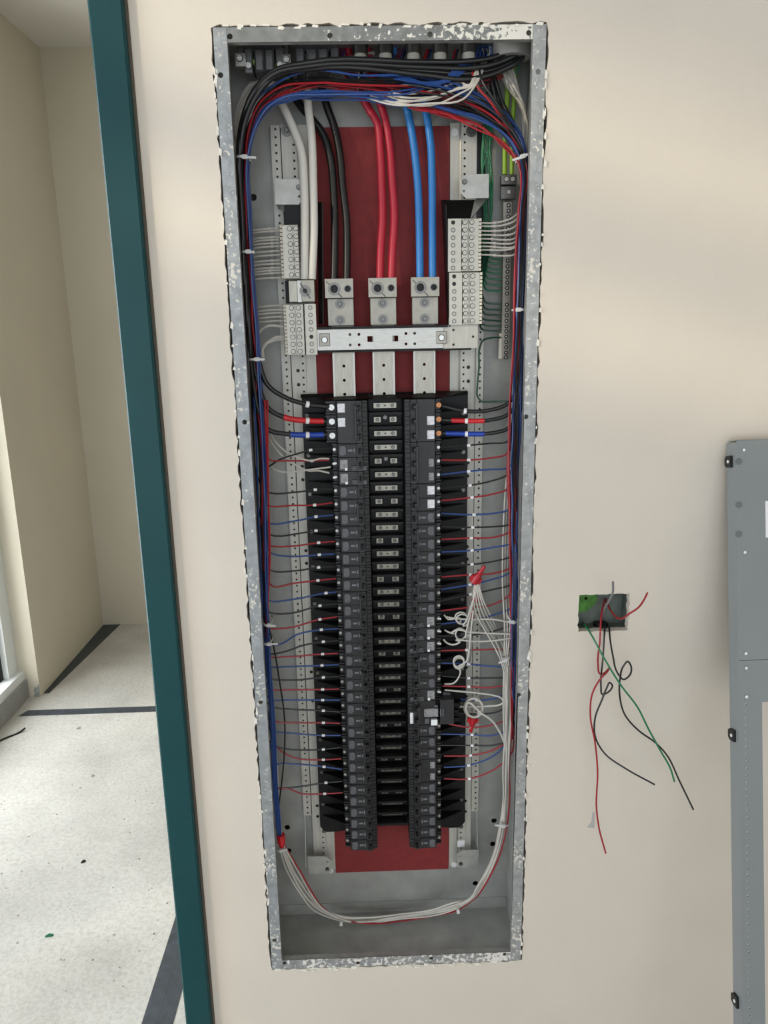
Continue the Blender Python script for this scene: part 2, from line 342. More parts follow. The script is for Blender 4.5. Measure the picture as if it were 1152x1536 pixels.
mb = MB(); mb.box(-1.47, FX1, -.016, .228, 2.348, 2.40); mb.build('head', M_TEAL, dr)
MB().box(FX1-.0005, FX1+.004, -.004, .0, 0, 2.40).build('joint_shade', mat('joint_shadow', (92, 84, 74), .9), dr)  # brown strip stands in for the shaded gap between frame and wall
# dark tapes on the floor (things of their own)
def tape(name, P, label):
    mb = MB(); mb.add([(p.x, p.y, .0008) for p in P]+[(p.x, p.y, 0) for p in P], [(0, 1, 2, 3), (4, 7, 6, 5), (0, 4, 5, 1), (1, 5, 6, 2), (2, 6, 7, 3), (3, 7, 4, 0)])
    return tag(mb.build(name, M_TAPE), label, 'tape')
tape('floor_tape', [Vector((-1.52, 1.655, 0)), Vector((-.3, 1.665, 0)), Vector((-.3, 1.715, 0)), Vector((-1.50, 1.705, 0))], 'dark strip of tape crossing the corridor floor from the window kerb')
tape('floor_tape', [Vector((-.588, -.5, 0)), Vector((-.552, -.5, 0)), Vector((-.552, .9, 0)), Vector((-.588, .9, 0))], 'dark tape strip running through the doorway, half away from the jamb')
tape('floor_tape', [Vector((-.5516, -.5, 0)), Vector((-.515, -.5, 0)), Vector((-.515, .9, 0)), Vector((-.5516, .9, 0))], 'dark tape strip running through the doorway, half next to the teal jamb')
tape('floor_tape', [Vector((-1.497, 1.86, 0)), Vector((-1.472, 1.86, 0)), Vector((-1.405, 2.672, 0)), Vector((-1.497, 2.672, 0))], 'dark tape strip along the foot of the corridor wall return')
# rubbish on the floor
def chip(name, px, py, l, wd, ang, m, label, cat='debris'):
    p = fl(px, py); d = Vector((math.cos(ang), math.sin(ang), 0)); q = Vector((-d.y, d.x, 0)); mb = MB()
    mb.add([p+d*l+q*wd*.4, p+q*wd, p-d*l+q*wd*.3, p-d*l*.8-q*wd, p+d*l*.7-q*wd*.8]+[p+d*l*.8+q*wd*.3+Vector((0, 0, .004)), p+q*wd*.7+Vector((0, 0, .006)), p-d*l*.8+Vector((0, 0, .003)), p-d*l*.6-q*wd*.7+Vector((0, 0, .005)), p+d*l*.5-q*wd*.6+Vector((0, 0, .004))],
           [(0, 1, 2, 3, 4), (9, 8, 7, 6, 5)]+[(i, 5+i, 5+(i+1) % 5, (i+1) % 5) for i in range(5)])
    return tag(mb.build(name, m), label, cat)
chip('plastic_scrap', 125, 1293, .008, .004, .6, M_DARK, 'small black plastic scrap on the bare concrete floor')
chip('tape_scrap', 74, 1404, .012, .004, .1, WC['green'], 'short green scrap lying on the concrete floor')
chip('plaster_chip', 138, 1164, .008, .006, 1.0, WC['white'], 'small white plaster chip on the concrete floor')
chip('plaster_chip', 117, 1093, .012, .005, .8, WC['white'], 'white plaster sliver beyond the other chip, near the crossing tape')
mb = MB(); mb.tube(spline([fl(-12, 1117, .004), fl(6, 1108, .004), fl(30, 1098, .004), fl(38, 1092, .012)], 4), .004, 6)
tag(mb.build('wire_offcut', WC['black'], smooth=True), 'bent black offcut lying on the floor against the window kerb', 'wire')
mb = MB()
for i in range(230):
    x = random.uniform(-1.5, -.45); y = random.uniform(-.1, 1.7); a = random.uniform(.0008, .0028); t = random.uniform(0, PI)
    mb.obox((x, y, .0008), Vector((math.cos(t), math.sin(t), 0))*a, Vector((-math.sin(t), math.cos(t), 0))*a*random.uniform(.2, .6), Vector((0, 0, .0012)))
tag(mb.build('floor_dust', mat('grit', (150, 148, 142), .9, 0, .7, 2.0)), 'fine grit and crumbs scattered over the concrete floor', 'grit', kind='stuff')
#BOX
# ================================================================== panel box
box = empty('panel_box', (0, .07, BZ0), 'tall galvanised steel panel box set into the cream wall', 'panel box')
F = .0205; T = .0015
MB().plate(rect(BX0, BX1, BZ0, BZ1), [circ(at(*p, BD).x, at(*p, BD).z, .006) for p in ((460, 1335), (713, 1325), (431, 1241), (433, 1276), (741, 1231), (739, 1266), (380, 296))], BD, BD+T).build('back_panel', M_GALVD, box)
MB().box(BX0, BX0+T, 0, BD, BZ0, BZ1).build('side_panel', M_GALVD, box); MB().box(BX1-T, BX1, 0, BD, BZ0, BZ1).build('side_panel', M_GALVD, box)
MB().box(BX0, BX1, 0, BD, BZ1-T, BZ1).build('top_panel', M_GALVD, box); MB().box(BX0, BX1, 0, BD, BZ0, BZ0+T).build('bottom_panel', M_GALVD, box)
MB().plate([(BX0+.004, BZ0+.012), (BX1-.004, BZ0+.012), (BX1-.004, BZ0+.03), (BX0+.004, BZ0+.028)], [], BD-.0025, BD).build('seam_strip', M_GALVD, box)
def flange(poly, holes, m, r=.0042):
    return MB().plate(poly, [circ(at(*h, 0).x, at(*h, 0).z, r) for h in holes], -.001, .0008).build('flange', m, box)
M_FL = splat('flange_left', (150, 154, 157), (206, 202, 192), .12, 130, .35); M_FT = splat('flange_top', (128, 130, 129), (224, 221, 212), .13, 120, .4, grad=.55)
M_FR = splat('flange_right', (158, 160, 160), (212, 208, 198), .12, 130, .35); M_FB = splat('flange_bottom', (150, 152, 152), (220, 217, 210), .20, 120, .35)
flange(rect(BX0, BX0+F, BZ0, BZ1), ((331, 113), (367, 633), (391, 1053), (412, 1410)), M_FL)
flange(rect(BX1-F, BX1, BZ0, BZ1), ((807, 108), (789, 625), (778, 1042)), M_FR)
flange(rect(BX0+F+.0005, BX1-F-.0005, BZ1-F, BZ1), ((345, 55), (495, 53.5), (645, 52), (793, 49.5)), M_FT)
flange(rect(BX0+F+.0005, BX1-F-.0005, BZ0, BZ0+F), ((427, 1444), (537, 1444), (647, 1437), (757, 1431)), M_FB)
# flange return lips
MB().box(BX0+F-T, BX0+F, 0, .012, BZ0+F, BZ1-F).build('flange_lip', M_GALV, box); MB().box(BX1-F, BX1-F+T, 0, .012, BZ0+F, BZ1-F).build('flange_lip', M_GALV, box)
MB().box(BX0+F, BX1-F, 0, .012, BZ1-F, BZ1-F+T).build('flange_lip', M_GALV, box); MB().box(BX0+F, BX1-F, 0, .012, BZ0+F-T, BZ0+F).build('flange_lip', M_GALV, box)
# ================================================================== interior chassis
ROW0, PIT = Z0-.5845, .02562
def rz(i): return ROW0-PIT*i
ZT, ZB = Z0-.105, Z0-1.588
inn = empty('panel_interior', (0, .12, Z0-1.60), 'bus and breaker chassis with red insulating sheet mounted in the panel box', 'bus chassis')
MB().box(-.1255, .1205, .1350, .1362, Z0-1.598, Z0-.109).build('insulating_sheet', M_RED, inn)
def rail(xs, xe, hx, bigx, z0, z1, y0, y1, name='mounting_rail', pitch=.0127, hr=.0021, bigs=()):
    b = MB(); n = int((z1-z0)/pitch); p_ = (z1-z0)/n; bc = {int((z1-v)/p_) for v in bigs}
    for k in range(n):
        zc_ = z1-p_*(k+.5); H = [circ(hx, zc_, hr, 8)]
        if k in bc: H.append(circ(bigx, zc_, .0034, 10))
        b.plate(rect(xs, xe, zc_-p_/2, zc_+p_/2), H, y0, y1)
    return b.build(name, M_RAIL, inn)
big = [Z0-v for v in (.515, .545, .70, .727, .86, .885, 1.12, 1.19, 1.43, 1.45)]
rail(-.1885, -.1725, -.180, 0, Z0-1.452, ZT, .132, .1335, bigs=())
rail(-.1705, -.1440, -.1495, -.1590, ZB, ZT, .130, .1318, bigs=big)
MB().box(-.1440, -.1255, .133, .1348, ZB, ZT).build('rail_flat', M_RAIL, inn)
rail(.1690, .1835, .1775, 0, Z0-1.455, Z0-.35, .132, .1335)
rail(.1405, .1675, .1465, .1556, ZB, ZT, .130, .1318, bigs=big)
MB().box(.1215, .1385, .133, .1348, ZB, ZT).build('rail_flat', M_RAIL, inn)
mb = MB(); mb.cyl((.1395, .132, ZB), .0022, ZT-ZB, 8, 'z'); mb.build('rail_ridge', M_STEEL, inn, True)
for xa, xb, zb_ in ((-.1875, -.1445, Z0-1.45), (.1410, .1830, Z0-1.45)): MB().box(xa, xb, .1345, .1352, zb_, ZT-.004).build('channel_shade', M_DARK, inn)  # near-black strips stand in for shade behind the rail holes and groove
for (px, py) in ((430, 196), (707, 197)):       # washers and screws at the rail heads
    c = at(px, py, .130); wsh = MB().cyl((c.x, .1275, c.z), .0095, .0025, 20).build('washer', M_SCREW, inn, True); inst('bolt', ME_BOLT, wsh, (c.x, .1275, c.z))
for (px, py) in ((682, 199), (681, 1296), (496, 1305)):
    c = at(px, py, .133); MB().cyl((c.x, .1305, c.z), .0065, .0025, 16).build('plastic_rivet', M_TIE, inn, True)
# corner brackets
def bracket(P, Y, screw, hole, fold):
    V = [(at(*p, Y).x, at(*p, Y).z) for p in P]
    h = at(*hole, Y); b = MB().plate(V, [circ(h.x, h.z, .0022, 8)], Y-.0015, Y).build('corner_bracket', M_GALV, inn)
    s = at(*screw, Y); inst('bolt', ME_BOLT, b, (s.x, Y-.0015, s.z)); return b
bracket([(412, 269), (448, 269), (454, 276), (454, 300), (448, 307), (413, 307)], .098, (448, 281), (449, 295), 0)
bracket([(699, 262), (733, 261), (733, 297), (699, 298), (691, 290), (691, 270)], .098, (696.5, 273), (695.5, 287), 0)
bracket([(461, 1284), (490, 1284), (497, 1290), (497, 1308), (464, 1311)], .108, (491, 1303), (491.5, 1292), 0)
bracket([(693, 1275), (718, 1274), (717, 1297), (697, 1301), (685, 1299), (685, 1280)], .108, (691, 1295), (689, 1284), 0)
for X, sg in ((-.187, 1), (.181, -1)):
    zt, zb = Z0-1.455, Z0-1.56
    mb = MB(); mb.add([(X, .134, zt), (X, .134, zb), (X, .108, zb), (X+.0015*sg, .134, zt), (X+.0015*sg, .134, zb), (X+.0015*sg, .108, zb)], [(0, 1, 2), (5, 4, 3), (0, 3, 4, 1), (1, 4, 5, 2), (2, 5, 3, 0)])
    mb.build('bracket_gusset', M_GALV, inn)
lb = at(692, 1267, .125); MB().bbox(lb.x-.008, lb.x+.008, .1285, .1300, lb.z-.009, lb.z+.007).build('paper_tag', M_WBTN, inn)
# bus bars below the strap
for i, (x0, x1) in enumerate(((-.094, -.054), (-.0215, .0185), (.0525, .0925))):
    hol = [circ((x0+x1)/2, Z0-v, .0028, 10) for v in (.513, .5385, .564)]
    bm_ = MB().plate(rect(x0, x1, Z0-.60, Z0-.43), hol, .112, .118).build('bus_bar', M_TIN, inn)
    MB().box(x0, x0+.003, .110, .1119, Z0-.575, Z0-.49).build('bar_edge', M_STEEL, bm_); MB().box(x1-.003, x1, .110, .1119, Z0-.575, Z0-.49).build('bar_edge', M_STEEL, bm_)
# cable lugs
for i, xc in enumerate((-.0775, -.0020, .0725)):
    zt, zb = Z0-.3625, Z0-.3945
    hz = (zt+zb)/2-.001
    lg = MB().plate(rect(xc-.0245, xc+.0245, zb, zt), [circ(xc-.0085, hz, .0068, 14), circ(xc+.0150, hz, .0052, 12)], .080, .092).build('cable_lug', M_ALU, inn)
    MB().box(xc-.0245, xc+.0245, .0921, .106, zb, zt).build('lug_body', M_ALU, lg)
    MB().ring((xc-.0085, .0800, hz), .0068, .0108, .0012, 24).build('clamp_ring', M_SCREW, lg, True)
    MB().ring((xc+.0150, .0800, hz), .0052, .0066, .0008, 20).build('clamp_ring', M_SCREW, lg, True)
    for sx_, ax in ((-.0085, .0068), (.0150, .0052)): MB().cyl((xc+sx_, .0895, hz), ax, .002, 12).build('socket', M_DARK, lg)
    MB().obox((xc-.0175, .0795, hz+.0085), Vector((.0045, 0, -.0045)), Vector((0, .0004, 0)), Vector((.0004, 0, .0004))).build('slot_mark', M_DARK, lg)
    MB().obox((xc+.0005, .0795, hz-.0100), Vector((.0045, 0, -.0045)), Vector((0, .0004, 0)), Vector((.0004, 0, .0004))).build('slot_mark', M_DARK, lg)
    tb = MB().bbox(xc-.0220, xc+.0245, .098, .1115, Z0-.442, zb-.0005).build('lug_tongue', M_ALU, lg)
    for dz in (-.4045, -.4320):
        wsh = MB().cyl((xc, .0962, Z0+dz), .0085, .0018, 20).build('washer', M_SCREW, lg, True); WL[wsh.name] = Vector((xc, .0971, Z0+dz))
        inst('bolt', ME_BOLT, inn, (xc, .0962, Z0+dz))
# black insulating barriers around the lugs
mb = MB(); mb.box(-.1215, .112, .078, .105, Z0-.4475, Z0-.4435); mb.build('barrier_ledge', M_BLK, inn)
def quadplate(P, name, m, th=.002, parent=inn):
    P = [Vector(p) for p in P]; n = (P[1]-P[0]).cross(P[3]-P[0]).normalized()*th
    return MB().add([*P, *[p+n for p in P]], [(0, 1, 2, 3), (7, 6, 5, 4), (0, 4, 5, 1), (1, 5, 6, 2), (2, 6, 7, 3), (3, 7, 4, 0)]).build(name, m, parent)
quadplate(pts((476, 303, .125), (483, 303, .085), (484, 486, .085), (478, 486, .12)), 'barrier_wing', M_BLK)
quadplate(pts((662, 300, .118), (668, 308, .085), (674, 490, .08), (671, 490, .118)), 'barrier_wing', M_BLK)
quadplate(pts((662, 300, .118), (712, 300, .118), (705, 330, .09), (668, 330, .09)), 'barrier_hood', M_BLK)
quadplate(pts((712, 300, .118), (733, 296, .122), (719, 312, .10), (705, 330, .09)), 'barrier_hood', M_GALV)
c0, c1 = at(426, 308, .1), at(452, 340, .1); MB().box(c0.x, c1.x, .099, .103, c1.z, c0.z).build('barrier_hood', M_BLK, inn)
quadplate(pts((414, 307, .11), (426, 307, .10), (426, 318, .10), (418, 312, .11)), 'barrier_hood', M_GALV)
# cross strap over the buses
zs0, zs1 = Z0-.4835, Z0-.4480
sq = [rect(at(555.5, 509, .085).x-.0052, at(555.5, 509, .085).x+.0052, Z0-.4705, Z0-.4605), rect(at(593, 509, .085).x-.0052, at(593, 509, .085).x+.0052, Z0-.4705, Z0-.4605)]
hs = []
for px in (525, 538.5, 609, 622):
    for dz in (-.4572, -.4752): hs.append(circ(at(px, 505, .085).x, Z0+dz, .0026, 10))
st = MB().plate(rect(-.1195, .1045, zs0, zs1), hs+sq, .085, .0872).build('cross_strap', M_STEEL, inn)
for s_ in sq:
    x = (s_[0][0]+s_[1][0])/2; z = (s_[0][1]+s_[2][1])/2
    MB().plate(rect(x-.0075, x+.0075, z-.0072, z+.0072), [rect(x-.0052, x+.0052, z-.005, z+.005)], .0842, .085).build('square_collar', M_STEEL, st)
MB().box(-.0935, .0780, .0835, .0849, zs1-.0012, zs1+.0002).build('strap_edge', M_STEEL, st)
for px in (487, 662):
    x = at(px, 509, .085).x; wsh = MB().bbox(x-.0095, x+.0095, .0832, .085, Z0-.4765, Z0-.4545).build('strap_pad', M_ALU, st); inst('strap_bolt', ME_SCRB, st, (x, .0832, Z0-.4655))
MB().box(.1050, .1660, .086, .089, zs0-.001, Z0-.4435).build('neutral_plate', M_RAIL, inn)
MB().box(-.1205, .155, .089, .094, zs0-.0045, zs0-.0005).build('barrier_ledge', M_BLK, inn)
for (px, py) in ((680, 495), (680, 517), (709.5, 505)): c = at(px, py, .086); MB().cyl((c.x, .0852, c.z), .0022, .001, 8).build('rivet_hole', M_DARK, inn)
# neutral bars: stepped bars with slotted screws
def neutral(name, X0, X1, z0, z1, cols, rows, side, holes=None, label=None, plate=None):
    b = MB(); s = 1 if side == 'l' else -1
    o = MB().bbox(X0, X1, .076, .096, z0, z1).build('neutral_bar', M_NEUT, inn)
    if label: o['label'] = label
    zs = [z1-(z1-z0)*(k+.5)/rows for k in range(rows)]
    for ci, cx in enumerate(cols):
        if ci > 0: 
            xm = (cx+cols[ci-1])/2; MB().box(xm-.0005, xm+.0005, .0745, .0762, z0+.001, z1-.001).build('bar_groove', M_SCREW, o)
        for z in zs: inst('terminal_screw', ME_SCR, o, (cx, .076, z), (0, random.uniform(0, PI), 0))
    # wire ports along the outer edge
    xe = X0 if side == 'l' else X1
    for z in zs:
        for dz in (-.003, .0035):
            q = MB(); q.obox((xe, .0795, z+dz), Vector((.0045, s*.0016, 0)), Vector((-.0008*s, .003, 0)), Vector((0, 0, .0024))); q.build('wire_port', M_NEUT, o)
            MB().cyl((xe+.0003*s, .0770, z+dz), .0015, .0012, 8).build('port_bore', M_SCREW, o)
    if plate:
        pl = MB().plate(rect(plate[0], plate[1], z0, z1), [circ(plate[2], zs[k], .0036, 12) for k in plate[3]], .0762, .0785).build('bar_plate', M_NEUT, inn)
        MB().box(plate[0], plate[1], .0786, .090, z0, z1).build('plate_backing', M_NEUT, pl)
        for k in range(rows):
            if k in plate[3]: MB().cyl((plate[2], .0778, zs[k]), .0036, .0006, 12).build('plate_hole', M_DARK, pl)
            else: MB().ring((plate[2], .0762, zs[k]), .0022, .0040, .0008, 16).build('hole_collar', M_SCREW, pl, True)
        xg = (plate[1]+.0008) if s < 0 else (plate[0]-.0008)
        mbg = MB()
        for k in range(rows): mbg.box(xg-.0007, xg+.0007, .0755, .077, zs[k]-.0040, zs[k]+.0026)
        mbg.build('index_marks', M_DARK, pl)
    return o
neutral('n', -.1715, -.1440, Z0-.3615, Z0-.2735, (-.1580, -.1475), 7, 'l', label='silver neutral terminal bar with two columns of slotted screws')
neutral('n', -.1715, -.1405, Z0-.4905, Z0-.4040, (-.1610, -.1490), 7, 'l', plate=(-.1385, -.1190, -.1285, (4,)))
neutral('n', .1355, .1650, Z0-.3545, Z0-.2680, (.1405, .1525), 7, 'r', plate=(.1120, .1345, .1205, (0,)))
neutral('n', .1375, .1675, Z0-.4440, Z0-.3560, (.1425, .1545), 7, 'r', plate=(.1140, .1365, .1225, (0, 1)))
# neutral feed lug between the two bars
lg = MB().bbox(-.1425, -.1195, .074, .096, Z0-.4005, Z0-.3640).build('neutral_lug', M_ALU, inn)
MB().ring((-.1360, .074, Z0-.382), .0042, .0095, .0014, 24).build('clamp_ring', M_SCREW, lg, True); MB().cyl((-.1360, .0732, Z0-.382), .0040, .001, 14).build('socket', M_DARK, lg)
MB().obox((-.1360, .0723, Z0-.382), Vector((.008, 0, -.0125)), Vector((0, .0003, 0)), Vector((.0006, 0, .0004))).build('slot_mark', M_DARK, lg)
MB().bbox(-.1650, -.1495, .080, .096, Z0-.4005, Z0-.3645).build('neutral_link', M_TIN, inn); MB().box(-.1495, -.1425, .078, .096, Z0-.4005, Z0-.3645).build('neutral_link', M_STEEL, inn)
MB().box(-.1725, -.1655, .100, .104, Z0-.402, Z0-.363).build('barrier_strip', M_BLK, inn)
# ---- black breaker supports and centre bus block
zt, zb = Z0-.5665, rz(34.7)
for s in (-1, 1):
    xo, xi = s*.1535, s*.098
    P = [(xo, zt), (xi, zt), (xi, zb-.006), (s*.120, zb-.010), (s*.1435, zb-.010), (s*.1535, zb+.004)]
    if s > 0: P = P[::-1]
    sp = MB().plate(P, [], .118, .126).build('breaker_support', M_BLK, inn)
    for i in range(34):
        z = rz(i+.5); x2 = s*.148
        mb = MB(); mb.add([(xi, .086, z-.0008), (xi, .118, z-.0008), (x2, .1182, z-.0008), (xi, .086, z+.0008), (xi, .118, z+.0008), (x2, .1182, z+.0008)], [(0, 1, 2), (5, 4, 3), (0, 3, 4, 1), (1, 4, 5, 2), (2, 5, 3, 0)])
        mb.build('support_rib', M_BLK, sp)
    for py in ((623, 683, 741, 797, 850, 905, 957, 1009, 1060, 1109, 1158, 1206, 1247) if s < 0 else (620, 678, 735, 792, 845, 899, 951, 1003, 1054, 1102, 1153, 1199, 1240)):
        z = at(470 if s < 0 else 692, py, .118).z; inst('support_bolt', ME_BOLT, sp, (s*.1455, .118, z))
mb = MB(); mb.add([(-.1550, .118, zt+.004), (.1530, .118, zt+.004), (.1530, .127, zt), (-.1550, .127, zt), (-.1550, .112, zt-.002), (-.105, .076, zt-.004), (.100, .076, zt-.004), (.1530, .112, zt-.002), (-.1550, .126, zt-.003), (.1530, .126, zt-.003)],
               [(0, 1, 2, 3), (0, 4, 5, 6, 7, 1), (4, 8, 9, 7, 6, 5), (0, 3, 8, 4), (1, 7, 9, 2), (3, 2, 9, 8)]); mb.build('support_ledge', M_BLK, inn)
cb = MB().box(-.031, .029, .104, .128, rz(34.3), zt).build('bus_block', M_BLK, inn)
MB().box(-.060, .060, .1275, .1300, rz(34.9), zt).build('bus_backing', M_BLK, inn)
for i in range(36):
    z = rz(i-.5)
    if i and i < 35: MB().box(-.031, .029, .080, .104, z-.0022, z+.0022).build('bus_fin', M_BLK, cb)
for i in range(34):
    z = rz(i)
    def contact(x0, x1, scr):
        c = MB().bbox(x0, x1, .0985, .104, z-.0054, z+.0054).build('bus_contact', M_TIN, inn)
        for x in scr: inst('contact_screw', ME_SCRS, c, (x, .0985, z), (0, random.uniform(0, PI), 0))
        return c
    if i % 3 == 1:
        contact(-.0225, -.0085, (-.015,)); contact(.0065, .0205, (.013,))
        if i < 6: inst('support_bolt', ME_BOLT, cb, (-.001, .1035, z+.0035))
    else:
        c = contact(-.0225, .0205, (-.0135, .0125)); inst('bore', ME_DOT, c, (-.001, .0984, z)).scale = (.4, 1, .4)
#BREAKERS
# ================================================================== breakers
BW = .067
def PF(s, b, profile, z0, z1, c=.0005):
    """extrude a (u, w) profile across z; s mirrors u"""
    n = len(profile); V = [(s*u, -w_, z0) for u, w_ in profile]+[(s*u, -w_, z1) for u, w_ in profile]
    return b.add(V, [(i, (i+1) % n, n+(i+1) % n, n+i) for i in range(n)]+[tuple(range(n)), tuple(range(2*n-1, n-1, -1))])
CACHE = {}
def bmesh_part(kind, s, poles):
    k = (kind, s, poles)
    if k in CACHE: return CACHE[k]
    H = PIT; hh = H*poles/2-.0006; b = MB()
    def bx(u0, u1, w0, w1, z0, z1): 
        x0, x1 = sorted((s*u0, s*u1)); b.bbox(x0, x1, -w1, -w0, z0, z1, .0005)
    pz = [H*(poles-1)/2-H*i for i in range(poles)]
    m = M_BRK; sm = False
    if kind in ('body', 'bigbody', 'arcbody'):
        e = -.0095 if kind == 'bigbody' else 0
        prof = [(e, 0), (e, .034), (e+.002, .038), (.0095, .038), (.0115, .0545), (.0130, .056), (.0445, .057), (.0465, .0595), (.0555, .0595), (.0570, .055), (.0660, .0530), (BW, .051), (BW, 0)]
        PF(s, b, prof, -hh, hh)
        for z in pz:
            for j in (-.0075, 0, .0075): bx(.0575, .0655, .053, .0562, z+j-.0004, z+j+.0004)
            bx(.0582, .0588, .053, .0565, z-.0105, z+.0105)
            # walls either side of the terminal
            bx(e+.0003, .0100, .037, .0455, z+.0085, z+.0118); bx(e+.0003, .0100, .037, .0455, z-.0118, z-.0085)
            if kind == 'body': bx(.0135, .0440, .056, .0578, z+.0105, z+.0115)
    elif kind == 'window':
        m = M_BRK2
        b.plate([(s*u, z) for u, z in ((.0150, -.0075), (.0150, .0060), (.0175, .0085), (.0235, .0085), (.0262, .0050), (.0262, -.0050), (.0235, -.0085), (.0165, -.0085))][::s], [], -.0582, -.0560)
        b.box(*sorted((s*.0172, s*.0182)), -.0588, -.0582, -.004, .004); b.box(*sorted((s*.0172, s*.0240)), -.0588, -.0582, -.0046, -.0038)
    elif kind == 'rating':
        m = M_RATE; b.box(*sorted((s*.0300, s*.0380)), -.0574, -.0568, -.0018, .0018); b.box(*sorted((s*.0400, s*.0425)), -.0576, -.0568, -.0035, .0035)
    elif kind == 'recess': m = M_DARK; b.box(*sorted((s*.0475, s*.0550)), -.0600, -.0594, -.0078, .0078)
    elif kind == 'recess_frame': m = M_BRK; b.plate(rect(*sorted((s*.0452, s*.0566)), -.0092, .0092), [rect(*sorted((s*.0475, s*.0548)), -.0074, .0074)], -.0612, -.0590)
    elif kind == 'handle':
        m = M_BLK; c = Vector((s*.0520, -.0620, 0)); b.obox(c, Vector((s*.0016, -.0006, 0)), Vector((s*.0012, -.0045, 0)), Vector((0, 0, .0042)))
    elif kind == 'tie':
        m = M_BRK; L = H*(poles-1)/2+.0065; bx(.0432, .0470, .0600, .0680, -L, L)
        for z in pz: bx(.0440, .0510, .0620, .0665, z-.0028, z+.0028)
    elif kind == 'sticker': m = M_STK; b.box(*sorted((s*.0135, s*.0265)), -.0576, -.0570, -.0078, .0078)
    elif kind == 'dimsticker': m = M_GSTK; b.box(*sorted((s*.0150, s*.0240)), -.0576, -.0570, -.0070, .0070)
    elif kind == 'clipplate': m = M_GSTK; b.box(*sorted((s*.0150, s*.0285)), -.0576, -.0566, -.0085, .0088)
    elif kind == 'button': m = M_WBTN; b.bbox(*sorted((s*.0235, s*.0280)), -.0600, -.0570, -.0105, -.0058, .0004)
    elif kind == 'print': m = M_PRINT; b.box(*sorted((s*.0360, s*.0630)), -.0600, -.0520, -.0112, -.0025)
    elif kind == 'tag': m = M_WBTN; b.obox((s*.0045, -.0475, .0010), Vector((s*.0038, 0, .0006)), Vector((0, .0006, 0)), Vector((-.0002, 0, .0018)))
    CACHE[k] = b.mesh(kind, m, sm); return CACHE[k]
ME_TSC = screw_mesh('terminal_screw', .0029, .0035, M_SCREWB); ME_TBIG = screw_mesh('terminal_screw', .0056, .006, M_SCREWB); ME_TCU = screw_mesh('terminal_screw', .0048, .004, M_COPPER)
YB = .1255
def breaker(s, row, poles, style, idx, label):
    """s=+1: terminals toward -x (door-frame column); s=-1 mirrored"""
    x = -.1000 if s > 0 else .1000
    z = rz(row+(poles-1)/2)
    e = empty('circuit_breaker', (x, YB, z), label, 'circuit breaker', 'circuit breakers plugged into the bus'); L = Vector((x, YB, z))
    def put(kind, dz=0, p=1, name=None): 
        return inst(name or kind, bmesh_part(kind, s, p), e, L+Vector((0, 0, dz)))
    dzs = [PIT*(poles-1)/2-PIT*i for i in range(poles)]
    bod = put('bigbody' if style == 'big' and s > 0 else ('arcbody' if style in ('arc', 'big', 'plain3') else 'body'), 0, poles, 'body')
    WL[bod.name] = L
    for i, dz in enumerate(dzs):
        rc = put('recess', dz, 1, 'handle_recess'); WL[rc.name] = L+Vector((0, 0, dz)); put('recess_frame', dz, 1, 'recess_frame')
        inst('handle', bmesh_part('handle', s, 1), rc, L+Vector((0, 0, dz)))
        me, u = (ME_TBIG, .002) if style == 'big' and s > 0 else ((ME_TCU, .004) if style == 'big' else (ME_TSC, .0045))
        inst('terminal_screw', me, e, L+Vector((s*u, -.038, dz)), (0, random.uniform(0, PI), 0))
        if style == 'norm': put('window', dz, 1, 'rating_window'); put('rating', dz, 1, 'rating_print')
        if style == 'arc':
            put('clipplate', dz, 1, 'sticker'); put('button', dz, 1, 'test_button'); put('print', dz, 1, 'printed_label'); put('tag', dz, 1, 'terminal_tag')
        if style == 'big' and ((s > 0 and i < 2) or (s < 0 and i > 0)): put('sticker', dz, 1, 'white_sticker')
        if style == 'plain3' and i > poles-3: put('dimsticker', dz, 1, 'grey_sticker')
        if style == 'stk2': put('sticker', dz, 1, 'white_sticker')
    if poles > 1: put('tie', 0, poles, 'handle_tie')
    return e
LEFT = [(3, 'big'), (1, 'norm'), (1, 'arc'), (1, 'arc'), (1, 'norm'), (2, 'norm')]+[(1, 'norm')]*5+[(3, 'norm'), (3, 'norm'), (2, 'norm'), (1, 'norm'), (3, 'norm'), (3, 'norm')]+[(1, 'norm')]*7
RIGHT = [(3, 'big'), (3, 'plain3'), (2, 'stk2'), (1, 'norm'), (3, 'norm'), (3, 'norm'), (1, 'norm'), (1, 'arc'), (1, 'arc'), (1, 'arc'), (3, 'norm'), (1, 'arc'), (2, 'gfci'), (1, 'norm'), (2, 'norm'), (2, 'plain3')]+[(1, 'norm')]*6
DESC = {'big': 'with heavy cables', 'norm': 'with grey rating window', 'arc': 'with white test button', 'plain3': 'with dull grey stickers', 'stk2': 'with two white stickers'}
NP = {1: 'single-pole', 2: 'two-pole', 3: 'three-pole'}
for s, lst, side in ((1, LEFT, 'door-frame side column'), (-1, RIGHT, 'ground-bar side column')):
    row = 0
    for k, (p, stl) in enumerate(lst):
        if stl == 'gfci': GROW = row
        else: breaker(s, row, p, stl, k, 'black %s breaker %s, %s in the %s' % (NP[p], DESC[stl], ordn(k+1), side))
        row += p
